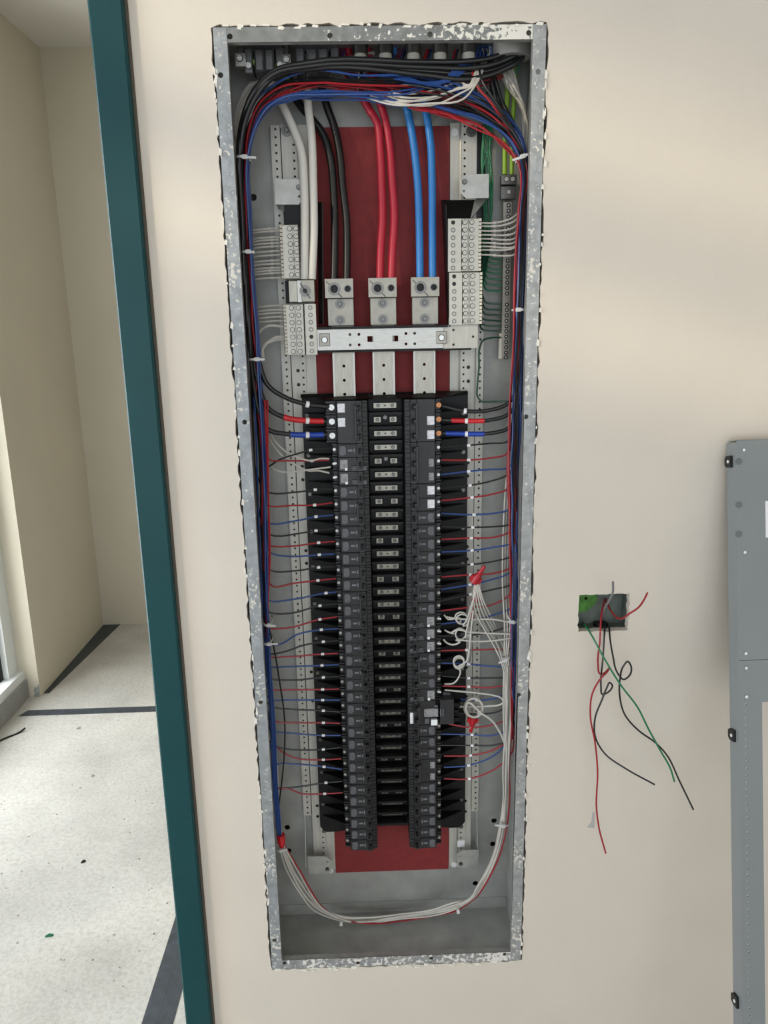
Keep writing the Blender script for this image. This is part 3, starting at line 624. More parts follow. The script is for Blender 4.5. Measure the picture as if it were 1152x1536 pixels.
# wide ground-fault breaker
zc = rz(GROW+.5)
e = empty('ground_fault_breaker', (.1, YB, zc), 'wide black ground-fault breaker with white button and silver label', 'circuit breaker'); L = Vector((.1, YB, zc))
bod = inst('body', bmesh_part('arcbody', -1, 2), e, L); WL[bod.name] = L
c0, c1 = at(661, 1049, .062), at(681, 1087, .062)
MB().bbox(.0960, c1.x, .062, .110, c1.z+.001, c0.z-.0015).build('side_housing', M_BRK, e)
def gp(px0, py0, px1, py1, name, m, Y=.0665, h=.0015):
    a, b2 = at(px0, py0, Y), at(px1, py1, Y); return MB().bbox(a.x, b2.x, Y-h, Y+.003, b2.z, a.z, .0003).build(name, m, e)
gp(636, 1063.5, 657, 1074.5, 'silver_label', M_GSTK); gp(646.5, 1079, 656, 1087, 'test_button', M_WBTN, .0665, .003); gp(637, 1077, 643.5, 1084.5, 'reset_button', M_BRK2, .0665, .003); gp(615, 1069, 620, 1085, 'white_sticker', M_WBTN, .0705)
gp(651.5, 1058.5, 656.5, 1060, 'printed_line', M_RATE)
for px in (660.5, 664): gp(px, 1063, px+1.3, 1074, 'printed_line', M_RATE, .0615)
for dz in (PIT/2, -PIT/2):
    inst('recess', bmesh_part('recess', -1, 1), e, L+Vector((0, 0, dz))); inst('handle', bmesh_part('handle', -1, 1), e, L+Vector((0, 0, dz)))
inst('handle_tie', bmesh_part('tie', -1, 2), e, L)
for py in (1056, 1066, 1078): 
    c = at(684.5, py, .095); MB().obox(c, Vector((.0045, 0, -.0008)), Vector((0, .004, 0)), Vector((0, 0, .0035))).build('terminal_boot', M_BLK, e)
c = at(670, 1044, .075); MB().plate([(at(x, y, .085).x, at(x, y, .085).z) for x, y in ((662, 1050), (679, 1051), (675, 1039), (665, 1038))], [], .083, .087).build('grey_flap', M_BRK2, e)
#WIRES
# ================================================================== wires
def wire(name, P, r, colour, label, cat='wire', group=None, sub=5, sides=6, raw=False):
    P = spline(P, sub)
    if name != 'loose_wire': P = [CLIP(p) for p in P]
    o = MB().tube(P, r, sides).build(name, WC[colour], None, True); tag(o, label, cat, group); o['_n'] = 0; del o['_n']; return o, P
def sleeve(o, P, i0, i1, r, m, name, sides=8):
    return MB().tube(P[i0:i1+1], r, sides).build(name, m, o, True)
def near(P, x): return min(range(len(P)), key=lambda i: abs(P[i].x-x))
def ringmark(o, P, i, r, half=.003, m=None):
    i = max(1, min(len(P)-2, i)); d = (P[i+1]-P[i-1]).normalized(); return MB().tube([P[i]-d*half, P[i]+d*half], r, 8).build('wire_marker', m or M_MARK, o, False)
def dens(st, step=45):
    out = []
    for (A, B) in zip(st[:-1], st[1:]):
        n = max(1, int((Vector(A[0])-Vector(B[0])).length/step))
        for k in range(n):
            t = k/n; out.append(tuple([tuple(Vector(A[j]).lerp(Vector(B[j]), t)) for j in (0, 1)]+[A[2]+(B[2]-A[2])*t, A[3]+(B[3]-A[3])*t]))
    return out+[st[-1]]
HL = dens([((408, 1200), (417, 1200), .07, .02), ((400, 1050), (408, 1050), .07, .02), ((389, 900), (403, 900), .07, .024), ((380, 700), (401, 700), .07, .026), ((372, 540), (391, 540), .068, .026),
           ((364, 380), (379, 380), .066, .026), ((357, 250), (374, 245), .064, .028), ((359, 195), (386, 190), .062, .028), ((374, 147), (404, 165), .060, .028), ((407, 106), (430, 153), .058, .028),
           ((460, 92), (480, 150), .056, .028), ((540, 90), (545, 150), .056, .028), ((605, 92), (612, 158), .058, .028)])
HR = dens([((772, 1130), (766, 1130), .065, .02), ((773, 980), (766, 980), .065, .02), ((776, 850), (765, 850), .065, .022), ((779, 700), (761, 700), .065, .026), ((782, 600), (764, 600), .064, .026),
           ((785, 450), (770, 450), .062, .026), ((791, 320), (776, 320), .060, .026), ((794, 245), (777, 245), .060, .026), ((784, 200), (752, 218), .060, .026), ((750, 158), (712, 194), .060, .024), ((690, 128), (665, 178), .060, .022), ((615, 112), (615, 163), .062, .022)])
def harness(H, y_end, a, b, wig=.20, stop=None):
    out = []
    for k, (o_, i_, ym, yh) in enumerate(H):
        if o_[1] > y_end-26: continue
        aa = max(-1, min(1, a+random.uniform(-wig, wig))); bb = b+random.uniform(-.15, .15)
        t = (aa+1)/2; out.append(at(o_[0]+(i_[0]-o_[0])*t, o_[1]+(i_[1]-o_[1])*t, ym+bb*yh))
    return out
FIT = [(540, 66), (578, 68), (620, 67), (660, 67), (703, 64)]
FITY = .075
# ---- door-frame side branch wires: pixel runs from breaker terminal to the harness
LB = {3: [(497, 672), (466, 675), (445, 681), (418, 690), (402, 700)], 4: [(492, 690), (468, 691), (430, 691), (405, 690)], 6: [(497, 734), (473, 734.5), (446, 738), (398, 736)], 7: [(497, 754), (472, 757.5), (440, 758), (402, 758)],
      8: [(498, 772.5), (474, 775), (445, 781), (402, 783)], 9: [(499, 793), (474, 796), (455, 799), (403, 801)], 10: [(500, 812), (478, 814), (440, 819), (403, 818)], 11: [(500, 831), (479, 832), (435, 834.5), (405, 828)],
      12: [(501, 850), (478, 851), (445, 856), (405, 855)], 13: [(502, 868), (477, 870.5), (440, 875), (408, 879)], 14: [(503, 888), (489, 889.5), (440, 899), (404, 901)], 15: [(503, 906), (480, 908.5), (435, 920), (405, 919)],
      16: [(504, 925), (480, 929), (430, 942), (402, 941)], 17: [(505, 943), (482, 944.5), (445, 952), (418, 967), (403, 967)], 18: [(505, 961), (485, 962.5), (455, 968), (425, 978), (403, 981)], 19: [(505, 980), (484, 981), (430, 985), (403, 984)],
      20: [(506, 997), (483, 998), (430, 1000), (403, 1000)], 21: [(507, 1015), (485, 1016), (440, 1020), (404, 1017)], 22: [(507, 1033.5), (484, 1034), (440, 1034.5), (405, 1032)], 23: [(508, 1050), (484, 1050), (440, 1050), (405, 1049)],
      24: [(508, 1068), (485, 1066), (440, 1064), (406, 1059.5)], 25: [(508, 1085), (485, 1084), (450, 1084), (407, 1078)], 26: [(509, 1103), (485, 1103), (440, 1100), (407, 1096)], 27: [(510, 1121), (485, 1124), (460, 1125), (408, 1117)],
      28: [(510, 1138), (485, 1139.5), (440, 1136), (420, 1125), (408, 1105)], 29: [(511, 1154), (486, 1150), (440, 1146), (417, 1146), (408, 1152)], 30: [(511, 1172), (489, 1174), (440, 1181), (411, 1182)], 31: [(512, 1189), (487, 1190.5), (450, 1190), (433, 1183), (413, 1181)]}
RB = {3: [(662, 671), (703, 668), (735, 665), (760, 663)], 4: [(664, 690), (703, 690), (735, 687), (760, 681)], 5: [(664, 712), (703, 707), (735, 704), (762, 702)], 6: [(664, 733), (705, 728), (735, 722), (763, 711)], 7: [(664, 751), (708, 746), (735, 742), (763, 732)],
      8: [(664, 770), (711, 772), (740, 770), (763, 765)], 9: [(664, 790), (709, 791), (740, 790), (764, 787)], 10: [(664, 809), (707, 807), (740, 806), (766, 797)], 11: [(664, 828), (708, 825.5), (740, 821), (767, 815)], 12: [(664, 847), (708, 846.5), (740, 842), (768, 834)],
      13: [(664, 865.5), (706, 862), (740, 860), (769, 850)], 14: [(664, 884), (705, 877), (735, 870), (768, 857)], 15: [(664, 901), (706, 891.5), (740, 884), (766, 876)], 16: [(664, 916), (705, 911), (735, 908), (769, 887)], 17: [(664, 936), (702, 930.5), (735, 924), (769, 910)],
      18: [(664, 954), (703, 953), (735, 948), (769, 936)], 19: [(664, 976), (700, 975), (735, 974), (769, 971)], 20: [(664, 994.5), (703, 996), (735, 999), (769, 999)], 21: [(665, 1014), (703, 1017), (735, 1017), (770, 1013)], 22: [(666, 1029), (703, 1030), (740, 1031), (770, 1022)],
      23: [(693, 1049), (715, 1050), (740, 1048), (770, 1032)], 24: [(690, 1070), (718, 1071), (745, 1068), (770, 1053)], 25: [(675, 1086), (707, 1091), (740, 1087), (769, 1073)], 26: [(664, 1101), (708, 1102), (740, 1103), (768, 1091)], 27: [(664, 1118), (708, 1118), (745, 1117), (768, 1108)],
      28: [(668, 1134), (706, 1133), (740, 1125), (768, 1106)], 29: [(668, 1151), (703, 1148), (740, 1134), (768, 1103)], 30: [(668, 1168), (704, 1168), (740, 1155), (768, 1128)]}
CN = ['black', 'red', 'blue']
def colour_a(c, side):
    if side == 'l': return {'black': random.choice((random.uniform(-.75, -.45), random.uniform(-.05, .2))), 'red': random.uniform(.1, .6), 'blue': random.choice((random.uniform(-.5, -.1), random.uniform(.5, 1)))}[c]
    return {'black': random.uniform(-.9, .3), 'red': random.choice((random.uniform(-.3, .2), random.uniform(.6, 1))), 'blue': random.choice((random.uniform(-.9, -.4), random.uniform(.2, .6)))}[c]
fk = 0
for i, run in LB.items():
    c = CN[i % 3]; n = len(run)
    P = [at(p[0], p[1], .088-.010*k/(n-1)) for k, p in enumerate(run)]; P[0] = at(run[0][0]+2, run[0][1], .087)
    P += harness(HL, run[-1][1], colour_a(c, 'l'), {'red': random.uniform(-.5, .9), 'blue': random.uniform(-.9, .4), 'black': random.uniform(-.9, .5)}[c])
    fx = FIT[fk % 5]; fk += 1; g = random.uniform(-4, 4)
    P += [at(650+random.uniform(-6, 20), 112+random.uniform(0, 26), .075), at(fx[0]+60+g, 96, .088), at(min(765, fx[0]+66+g), 74, .088)]
    o, S = wire('branch_wire', P, .00165, c, '%s wire to the %s terminal row down the door-frame side breaker column' % (c, ordn(i+1)), 'wire', 'branch wires in the panel')
    j = near(S[:16], at(run[1][0], run[1][1], .085).x); ringmark(o, S, j, .0027)
for i, run in RB.items():
    c = CN[i % 3] if i < 30 else 'red'; n = len(run)
    P = [at(p[0], p[1], .088-.012*k/(n-1)) for k, p in enumerate(run)]; P[0] = at(run[0][0]-2, run[0][1], .087 if i not in (23, 24) else .094)
    P += harness(HR, run[-1][1], colour_a(c, 'r'), random.uniform(-.9, .9))
    fx = FIT[(i*2) % 4]; g = random.uniform(-4, 4)
    P += [at(565+random.uniform(-15, 15), 122+random.uniform(-10, 18), .080), at(fx[0]-30+g, 98, .092), at(fx[0]-26+g, 72, .092)]
    o, S = wire('branch_wire', P, .00165, c, '%s wire to the %s terminal row down the ground-bar side breaker column' % (c, ordn(i+1)), 'wire', 'branch wires in the panel')
    j = near(S[:14], at(run[1][0], run[1][1], .085).x); ringmark(o, S, j, .0027)
# ---- heavy taped conductors to the top three-pole breakers
HV = [([(494, 610, .085), (461, 606.5, .078), (430, 597, .07), (402, 578, .066), (388, 540, .062), (377, 480, .06)], -.9, 'black', None),
      ([(490, 632, .085), (461, 631, .078), (430, 627, .07), (404, 614, .066), (390, 585, .062), (380, 540, .06)], -.75, 'black', (428, 484, M_TAPER, 'red_tape')),
      ([(490, 652, .085), (461, 652.5, .078), (430, 651, .07), (402, 644, .066), (390, 622, .062), (381, 580, .06)], -.6, 'black', (434, 486, M_TAPEB, 'blue_tape'))]
TOPC = [[(640, 93), (700, 92), (740, 86), (768, 74)], [(640, 101), (705, 102), (748, 94), (777, 78)], [(640, 113), (700, 119), (750, 107), (784, 84)], [(640, 107), (708, 110), (752, 100), (782, 80)]]
for k, (run, a, c, tp) in enumerate(HV):
    P = [at(*p) for p in run]; y = run[-1][1]
    tail = [h for h in harness(HL, y-20, a+.0, -.9, .03)]
    P += tail[:-2] + [at(x, y2, .045+.004*j) for j, (x, y2) in enumerate(TOPC[k])] + [Vector((.211+.005*k, .066, Z0-.012)), Vector((.212+.005*k, .068, Z0-.003))]
    o, S = wire('heavy_cable', P, .0042, c, 'thick black cable with %s to the top door-frame side breaker' % ('no tape', 'red tape', 'blue tape')[k], 'cable', 'heavy cables to the three-pole breakers', 6, 10)
    if tp: sleeve(o, S, near(S[:25], at(tp[1], 640, .085).x), near(S[:25], at(tp[0], 640, .072).x), .0052, tp[2], tp[3], 10)
    ringmark(o, S, near(S[:25], at(461, 630, .078).x), .0058, .0032)
P = [at(384, 760, .05), at(380, 700, .05), at(374, 600, .05)] + harness(HL, 560, -.85, -.6, .03)[:-2] + [at(x, y2, .050+.006*j) for j, (x, y2) in enumerate(TOPC[3])] + [Vector((.222, .076, Z0-.012)), Vector((.222, .078, Z0-.003))]
wire('heavy_cable', P, .0042, 'black', 'thick black cable running down behind the door-frame side flange', 'cable', 'heavy cables to the three-pole breakers', 6, 10)
HVR = [([(664, 609, .088), (680, 613, .085), (698, 616.5, .08), (730, 616, .075), (762, 605, .07), (776, 585, .066)], None),
       ([(664, 630, .088), (690, 631, .085), (710, 631.5, .08), (735, 630, .075), (763, 621, .07), (778, 600, .066)], (678, 728, M_TAPER, 'red_tape')),
       ([(664, 650, .088), (690, 650.5, .085), (710, 651, .08), (735, 650, .075), (763, 642, .07), (779, 620, .066)], (667, 727, M_TAPEB, 'blue_tape'))]
for k, (run, tp) in enumerate(HVR):
    P = [at(*p) for p in run] + harness(HR, run[-1][1]-40, -.75+.1*k, .7, .04)[:-6]
    P += [at(772-9*k, 190-9*k, .075), at(752-8*k, 150, .085), at(742-6*k, 118, .085), at(735-6*k, 100, .085), at(730-6*k, 72, .08)]
    o, S = wire('heavy_cable', P, .0036, 'black', 'thick black cable with %s to the top ground-bar side breaker' % ('no tape', 'red tape', 'blue tape')[k], 'cable', 'heavy cables to the three-pole breakers', 6, 10)
    if tp: sleeve(o, S, near(S[:30], at(tp[0], 640, .087).x), near(S[:30], at(tp[1], 640, .077).x), .0045, tp[2], tp[3], 10)
    ringmark(o, S, near(S[:30], at((698, 701, 701)[k], 630, .08).x), .0050, .0026)
# ---- feeder cables into the lugs
def feeder(P, c, r, label):
    wire('feeder_cable', [at(*p) for p in P], r, c, label, 'cable', 'main feeder cables', 6, 12)
feeder([(385, 66, .07), (398, 100, .10), (410, 130, .11), (421.7, 153, .11), (438.6, 189, .105), (451, 223, .098), (456, 280, .09), (457, 340, .085), (456, 419, .086)], 'feedwhite', .0070, 'thick white feeder cable bending in from the rail side, next to the neutral bar')
feeder([(455, 66, .07), (460, 110, .10), (462, 155, .105), (467, 200, .10), (470, 280, .095), (471, 340, .09), (468, 419, .088)], 'feedwhite', .0070, 'straighter thick white feeder cable beside the black feeders')
feeder([(415, 66, .08), (430, 110, .125), (445, 150, .125), (463, 173, .122), (484, 200, .12), (495, 234, .115), (500, 280, .11), (502, 328, .105), (502, 373, .10), (501, 419, .095)], 'black', .0066, 'thick black feeder cable next to the white feeders')
feeder([(470, 66, .09), (480, 120, .12), (490.6, 160, .12), (501, 189, .12), (508.6, 223, .115), (514, 280, .11), (519.5, 328, .105), (520.6, 373, .10), (520, 419, .095)], 'black', .0066, 'thick black feeder cable on the red feeder side')
feeder([(520, 66, .09), (540, 140, .12), (554, 164.5, .12), (565, 182.5, .118), (570, 223, .115), (572.5, 283, .11), (573.6, 328, .105), (571, 373, .10), (570, 419, .095)], 'feedred', .0066, 'thick red feeder cable next to the black feeders')
feeder([(550, 66, .09), (564, 140, .12), (574.5, 167, .12), (583.5, 212, .118), (588, 268, .112), (591.6, 328, .105), (589, 373, .10), (587, 419, .095)], 'feedred', .0066, 'thick red feeder cable next to the blue feeders')
feeder([(590, 66, .09), (604, 140, .12), (612, 169, .12), (619.7, 212, .118), (626, 268, .112), (629, 339, .105), (630, 419, .095)], 'feedblue', .0066, 'thick blue feeder cable next to the red feeders')
feeder([(622, 66, .09), (632, 140, .12), (640, 173.5, .12), (645.6, 212, .118), (648, 268, .112), (648.5, 339, .105), (649, 419, .095)], 'feedblue', .0066, 'thick blue feeder cable beside the perforated rail')
# ---- white neutral wires on the bars
yl = [342, 346, 355, 359, 364, 369, 376, 382, 390, 395, 401, 405, 409, 416]
def wh_up_left(y): return [at(372-(540-max(300, y))*.012, y-60, .115), at(364, 300, .115), at(357, 230, .115), at(356, 180, .112), at(368, 140, .108), at(395, 113, .10), at(440, 100, .095), at(500, 92, .095), at(560, 80, .095)]
for k, y in enumerate(yl):
    j = random.uniform(-5, 5)
    P = [at(427, y, .084), at(408, y+.8, .088), at(390, y+2, .092), at(377, y+3, .098), at(370, y-12+j, .108)]
    P += [p+Vector((random.uniform(-.004, .004), random.uniform(-.008, .008), 0)) for p in wh_up_left(y)[1 if y < 380 else 0:]]
    o, S = wire('neutral_wire', P, .0016, 'white', '%s white neutral wire down the upper bar on the door-frame side' % ordn(k+1), 'wire', 'white neutral wires')
    ringmark(o, S, 5+random.choice((0, 0, 1)), .0024, .0022, WC['white'])
for k, (y, dr_) in enumerate([(458, 0), (464.5, 0), (469, 0), (475, 0), (481, 0), (490, 1), (491, 1), (506, 2), (507, 2), (508, 2), (511, 2)]):
    if dr_ == 0: P = [at(428, y, .084), at(408, y+.5, .088), at(392, y+2, .093), at(381, y+2.5, .10), at(374, y-14, .11)]+wh_up_left(y)[1:]
    elif dr_ == 1: P = [at(428, y, .086), at(400, y-1, .09), at(390-3*(k-5), y+8, .094), at(383, y+22, .10), at(378, y+10, .112)]+wh_up_left(y-40)[1:]
    else: P = [at(428, y-2, .086), at(412, y, .086), at(400-2*(k-7), y+10, .086), at(392+1.5*(k-8), y+26, .082), at(391, 545, .08), at(389, 580, .085), at(384, 560, .105), at(377, 500, .113)]+wh_up_left(440)[1:]
    wire('neutral_wire', P, .0016, 'white', '%s white neutral wire down the lower bar on the door-frame side' % ordn(k+1), 'wire', 'white neutral wires')
for k, (y0, y1) in enumerate([(334, 326), (339, 333), (346, 342), (352, 351), (358, 359), (364, 365), (369.5, 371), (374.5, 373), (382, 383)]):
    P = [at(717, y0, .082), at(738, y0+.5, .084), at(757, (y0+y1)/2+1.2, .084), at(771, y1-1, .082), at(779, y1-9, .085), at(786, 290, .09), at(790, 230, .09), at(790, 190, .088), at(783, 160, .084), at(770, 135, .082), at(757, 110, .085), at(742+3*k, 72, .085)]
    P = P[:5]+[p+Vector((random.uniform(-.006, .004), random.uniform(-.012, .012), 0)) for p in P[5:]]
    o, S = wire('neutral_wire', P, .0016, 'white', '%s white neutral wire down the bar on the ground-bar side' % ordn(k+1), 'wire', 'white neutral wires')
    ringmark(o, S, 5+random.choice((0, 1)), .0024, .0022, WC['white'])
# whites sweeping across the bottom of the top harness
for k in range(6):
    q = [random.uniform(-3, 3) for _ in range(9)]
    P = [at(548+8*k, 146-2*k, .060), at(600+q[0]*3, 160-3.4*k+q[0], .040), at(650+q[1]*3, 157-4.2*k+q[1], .036+.004*k), at(690+q[2]*2, 146-4.5*k+q[2], .036+.004*k), at(713-2*k, 128, .042), at(724-2*k, 106, .055), at(732, 84, .07), at(735+2*k, 70, .075)]
    wire('neutral_wire', P, .0016, 'white', 'loose white wire sweeping along the underside of the top harness', 'wire', 'white wires under the top harness')
for k in range(5):
    P = [at(594+12*k, 116+2*k, .050), at(560+10*k, 112, .052), at(640+6*k, 124, .046), at(672, 122-2*k, .046), at(700, 104-3*k, .052), at(715+5*k, 84, .07), at(718+5*k, 68, .075)][1:]
    wire('jumper_wire', P, .0017, 'blue', 'blue wire dipping across the front of the top harness', 'wire', 'blue wires crossing the top harness')
for k, (a, b_) in enumerate(((712, 124), (716, 126), (722, 118))):
    P = [at(a-4, 98, .06), at(a, b_, .045), at(735+4*k, 152, .042), at(756+4*k, 184, .044), at(772+3*k, 214, .046), at(780+2*k, 250, .05), at(781+2*k, 320, .052), at(777+k, 420, .055)]
    wire('riser_wire', P, .0019, ['red', 'black', 'black'][k], '%s wire crossing diagonally in front of the upper corner bundle' % ('red', 'first black', 'second black')[k], 'wire')
# ---- green ground wires
GY = [389, 396, 404.5, 411, 419.5, 428, 437, 456, 465, 473, 481.5, 489.5, 497]
for k, y in enumerate(GY):
    x0 = 722+random.uniform(0, 14)
    xs = 733-(k*.9)
    P = [at(742+random.uniform(-16, 20), 78, .10), at(738+random.uniform(-8, 8), 140, .122), at(727+random.uniform(-3, 12), 205, .122), at(725+random.uniform(-2, 16), 260, .122), at(727+random.uniform(-2, 12), 310, .125), at(730+random.uniform(-6, 6), 350, .122), at(xs-3, min(y-14, 470), .118), at(xs+1, y-3, .115), at(742, y-.5, .113), at(753, y, .112)]
    if k >= 10: P[-4] = at(719, y-16, .10)
    wire('ground_wire', P, .0017, 'green' if k < 7 else 'darkgreen', '%s green ground wire down the ground bar' % ordn(k+1), 'wire', 'green ground wires')
P = [at(753, 506, .112), at(735, 507, .11), at(724, 511, .108), at(719.5, 522, .108), at(718.5, 550, .108), at(716, 580, .108), at(716, 594, .108), at(722, 602, .106), at(738, 602.5, .104), at(760, 602, .09)]
wire('ground_wire', P, .0017, 'darkgreen', 'green ground wire dropping in a long loop below the ground bar', 'wire', 'green ground wires')
P = [at(769, 118, .10), at(780, 95, .095), at(793, 62, .09)]
wire('ground_wire', P, .0020, 'green', 'single green wire slanting to the top corner of the box', 'wire')
for k, x in enumerate((757, 767.5)):
    wire('lime_ground_cable', [at(x+6, 70, .09), at(x+4, 140, .11), at(x+1, 200, .115), at(x, 262, .112)], .0042 if k == 0 else .0036, 'lime', '%s yellow-green ground cable entering the lug above the ground bar' % ('thicker', 'thinner')[k], 'cable', None, 6, 10)
wire('lime_ground_cable', [at(380, 93, .062), at(396, 93, .062), at(412, 101, .066), at(430, 118, .08), at(440, 140, .10)], .0048, 'lime', 'yellow-green cable leaving the silver lug in the top corner', 'cable', None, 6, 10)
# ground bar
gb = empty('ground_bar', (at(760, 540, .12).x, .12, at(760, 540, .12).z), 'slim silver ground bar with a row of screws on the box back', 'terminal bar')
xg = at(760, 430, .114).x
GB = MB().bbox(xg-.0085, xg+.0065, .110, .1225, at(760, 538, .114).z, at(760, 303, .114).z).build('bar', M_ALU, gb)
MB().box(xg-.012, xg-.0085, .1115, .123, at(755, 538, .114).z, at(755, 500, .114).z).build('bar_edge', M_RAIL, gb)
for k, y in enumerate([308, 316.5, 325, 333.5, 342, 350.5, 359, 367, 375.5]+[391, 399.5, 407.5, 416, 424, 432, 440.5, 457, 465, 473, 481.5, 489.5, 497, 505, 513, 521, 529, 536]):
    inst('terminal_screw', ME_GSC, gb, (xg, .110, at(760, y, .11).z), (0, random.uniform(0, PI), 0))
c = at(763, 271, .108); lg = MB().bbox(c.x-.0135, c.x+.0130, .100, .121, c.z-.0075, c.z+.0085).build('lug', M_SCREW, gb)
for dx in (-.0055, .0055): inst('lug_screw', ME_SCR, lg, (c.x+dx, .100, c.z+.001), (0, .7, 0)); 
c = at(762, 288, .112); tb = MB().bbox(c.x-.0130, c.x+.0130, .108, .120, c.z-.0120, c.z+.0090).build('lug_tongue', M_SCREW, gb); wsh = MB().cyl((c.x, .1065, c.z-.001), .0095, .002, 20).build('washer', M_SCREW, gb, True); inst('bolt', ME_SCR, gb, (c.x, .1065, c.z-.001))
# ---- white loop of wires across the bottom of the box
BOT = [(766, 1000), (763, 1090), (760, 1150), (759, 1200), (754, 1245), (741, 1290), (722, 1328), (703, 1350), (686, 1359), (650, 1369), (600, 1376), (550, 1381), (512, 1380), (480, 1368), (455, 1345), (438, 1315), (425, 1285), (418, 1262), (414, 1220), (411, 1180), (407, 1120)]
for k in range(6):
    P = []
    for j, (x, y) in enumerate(BOT):
        g = (k-2.5)*1.7+random.uniform(-.8, .8); 
        if j <= 7: px, py = x+g*1.1, y+abs(g)*.2
        elif j <= 12: px, py = x+g*.3, y+g*1.2
        else: px, py = x-g*1.3, y+g*1.1
        if 12 <= j <= 17 and k >= 4: f_ = (.15, .6, 1, 1, .7, .3)[j-12]; px, py = x+(11 if k == 4 else 13)*f_, y-(5 if k == 4 else 7)*f_
        Y = .060+.002*random.uniform(-3, 3)+(.035 if 8 < j < 14 else 0)+(.02 if j in (7, 8, 14, 15) else 0)+(.022 if j >= 18 else 0)
        P.append(at(px, py, Y))
    wire('loop_wire', P, .0019 if k < 5 else .0016, 'white' if k < 5 else 'red', ('white wire in the big loop across the bottom of the box', 'red wire running with the white loop across the bottom of the box')[k == 5], 'wire', 'white wires looping across the box bottom' if k < 5 else None)
# whites climbing beside the ground-bar side harness
for k in range(3):
    P = [at(757+3.2*k, 1120, .06), at(755+2.6*k, 1060, .064), at(756+2*k, 1000, .068), at(757+4*k, 940, .074), at(754+4*k, 880, .078+.005*k), at(755+4*k, 800, .08+.005*k), at(758+4*k, 740, .082), at(763+4*k, 690, .09), at(768+4*k, 620, .095), at(776+k, 480, .092), at(784, 340, .092), at(790, 230, .09), at(788, 180, .088), at(770+3*k, 130, .085), at(752+4*k, 72, .085)]
    wire('loop_wire', P, .0018, 'white', 'white wire climbing beside the ground-bar side harness', 'wire', 'white wires beside the ground-bar side harness')
# ---- white pigtails of the button breakers, with coils
def coil(cx, cy, rx, ry, turns, Y0, Y1, drift=(0, 0), ph=0):
    n = int(turns*9); return [at(cx+rx*math.cos(2*PI*turns*i/n+ph)+drift[0]*i/n, cy+ry*math.sin(2*PI*turns*i/n+ph)+drift[1]*i/n, Y0+(Y1-Y0)*i/n) for i in range(n+1)]
wire('pigtail', [at(666, 922, .085), at(672, 929, .082), at(690, 927, .078)]+coil(691, 925, 9, 8, 2.0, .078, .070, (4, 6), PI*.5)+[at(700, 930, .066), at(708, 905, .064), at(714, 888, .066), at(716, 874, .068)], .0016, 'white', 'white pigtail coiled under the upper red wire nut', 'wire', None, 3)
wire('pigtail', [at(668, 925, .085), at(685, 928, .078), at(710, 929, .072), at(740, 929, .07), at(766, 934, .066)], .0018, 'white', 'white wire running straight out from the first button breaker on the ground-bar side', 'wire')
wire('pigtail', [at(667, 945, .085), at(676, 949, .08), at(684, 945, .076), at(705, 948, .072), at(735, 950, .07), at(768, 951, .066)], .0018, 'white', 'white wire running straight out from the second button breaker on the ground-bar side', 'wire')
wire('pigtail', [at(667, 945, .085), at(678, 950, .078)]+coil(690, 950, 8, 8, 1.6, .080, .074, (2, 2), PI)+[at(700, 945, .07), at(705, 925, .066), at(710, 900, .064), at(713, 885, .066), at(716, 872, .068)], .0016, 'white', 'white pigtail coiled out of the second button breaker on the ground-bar side', 'wire', None, 3)
wire('pigtail', [at(665, 959, .086), at(670, 964, .082), at(680, 967, .078), at(690, 962, .074), at(684, 960, .074), at(710, 962, .072), at(740, 961, .07), at(768, 957, .066)], .0018, 'white', 'white wire looping out of the third button breaker on the ground-bar side', 'wire')
wire('pigtail', [at(667, 1026, .086), at(680, 1025, .08), at(688, 1016, .076), at(690, 1005, .074)]+coil(689, 996, 8, 8, 3.0, .076, .068, (-1, -5), PI*.5)+[at(700, 992, .066), at(703, 980, .066), at(706, 950, .064), at(710, 915, .064)], .0016, 'white', 'white pigtail wound in a tight spring above the fourth button breaker', 'wire', None, 3)
wire('pigtail', [at(667, 1035, .086), at(690, 1037, .08), at(720, 1040, .076), at(740, 1043, .072), at(752, 1047, .068), at(757, 1062, .066)], .0018, 'white', 'white wire bowing out above the ground-fault breaker', 'wire')
wire('pigtail', [at(690, 1060, .094), at(712, 1060, .084), at(735, 1059, .076), at(750, 1057, .07), at(757, 1052, .066), at(758, 1035, .066)], .0020, 'white', 'white wire leaving the middle terminal of the ground-fault breaker', 'wire')
wire('pigtail', coil(709, 1061, 13, 14, 2.6, .090, .074, (3, 1), 0)+[at(722, 1070, .072), at(735, 1078, .072), at(750, 1098, .07), at(757, 1115, .066), at(759, 1140, .062)], .0024, 'white', 'thick white coil beside the ground-fault breaker running down to the bottom loop', 'wire', None, 3)
for k in range(5):
    x = 716+2.5*k
    P = [at(713+k, 872, .068), at(710+3.5*k, 890+2*k, .066), at(714+5*k, 920, .068+.003*k), at(727+4.5*k+random.uniform(-2, 2), 945, .07+.004*k), at(739+4.5*k+random.uniform(-3, 3), 965, .07+.003*k), at(750+3*k, 988, .068), at(757+2.2*k, 1012, .066), at(759+2*k, 1060, .064)]
    wire('pigtail', P, .0016, 'white', 'white wire fanning down from the red wire nuts to the loop', 'wire', 'white wires under the wire nuts')
wire('pigtail', [at(703, 905, .07), at(704, 930, .07), at(708, 960, .075), at(706, 985, .08), at(703, 1000, .085)], .0013, 'grey', 'thin grey lead hanging straight down from the wire nuts', 'wire')
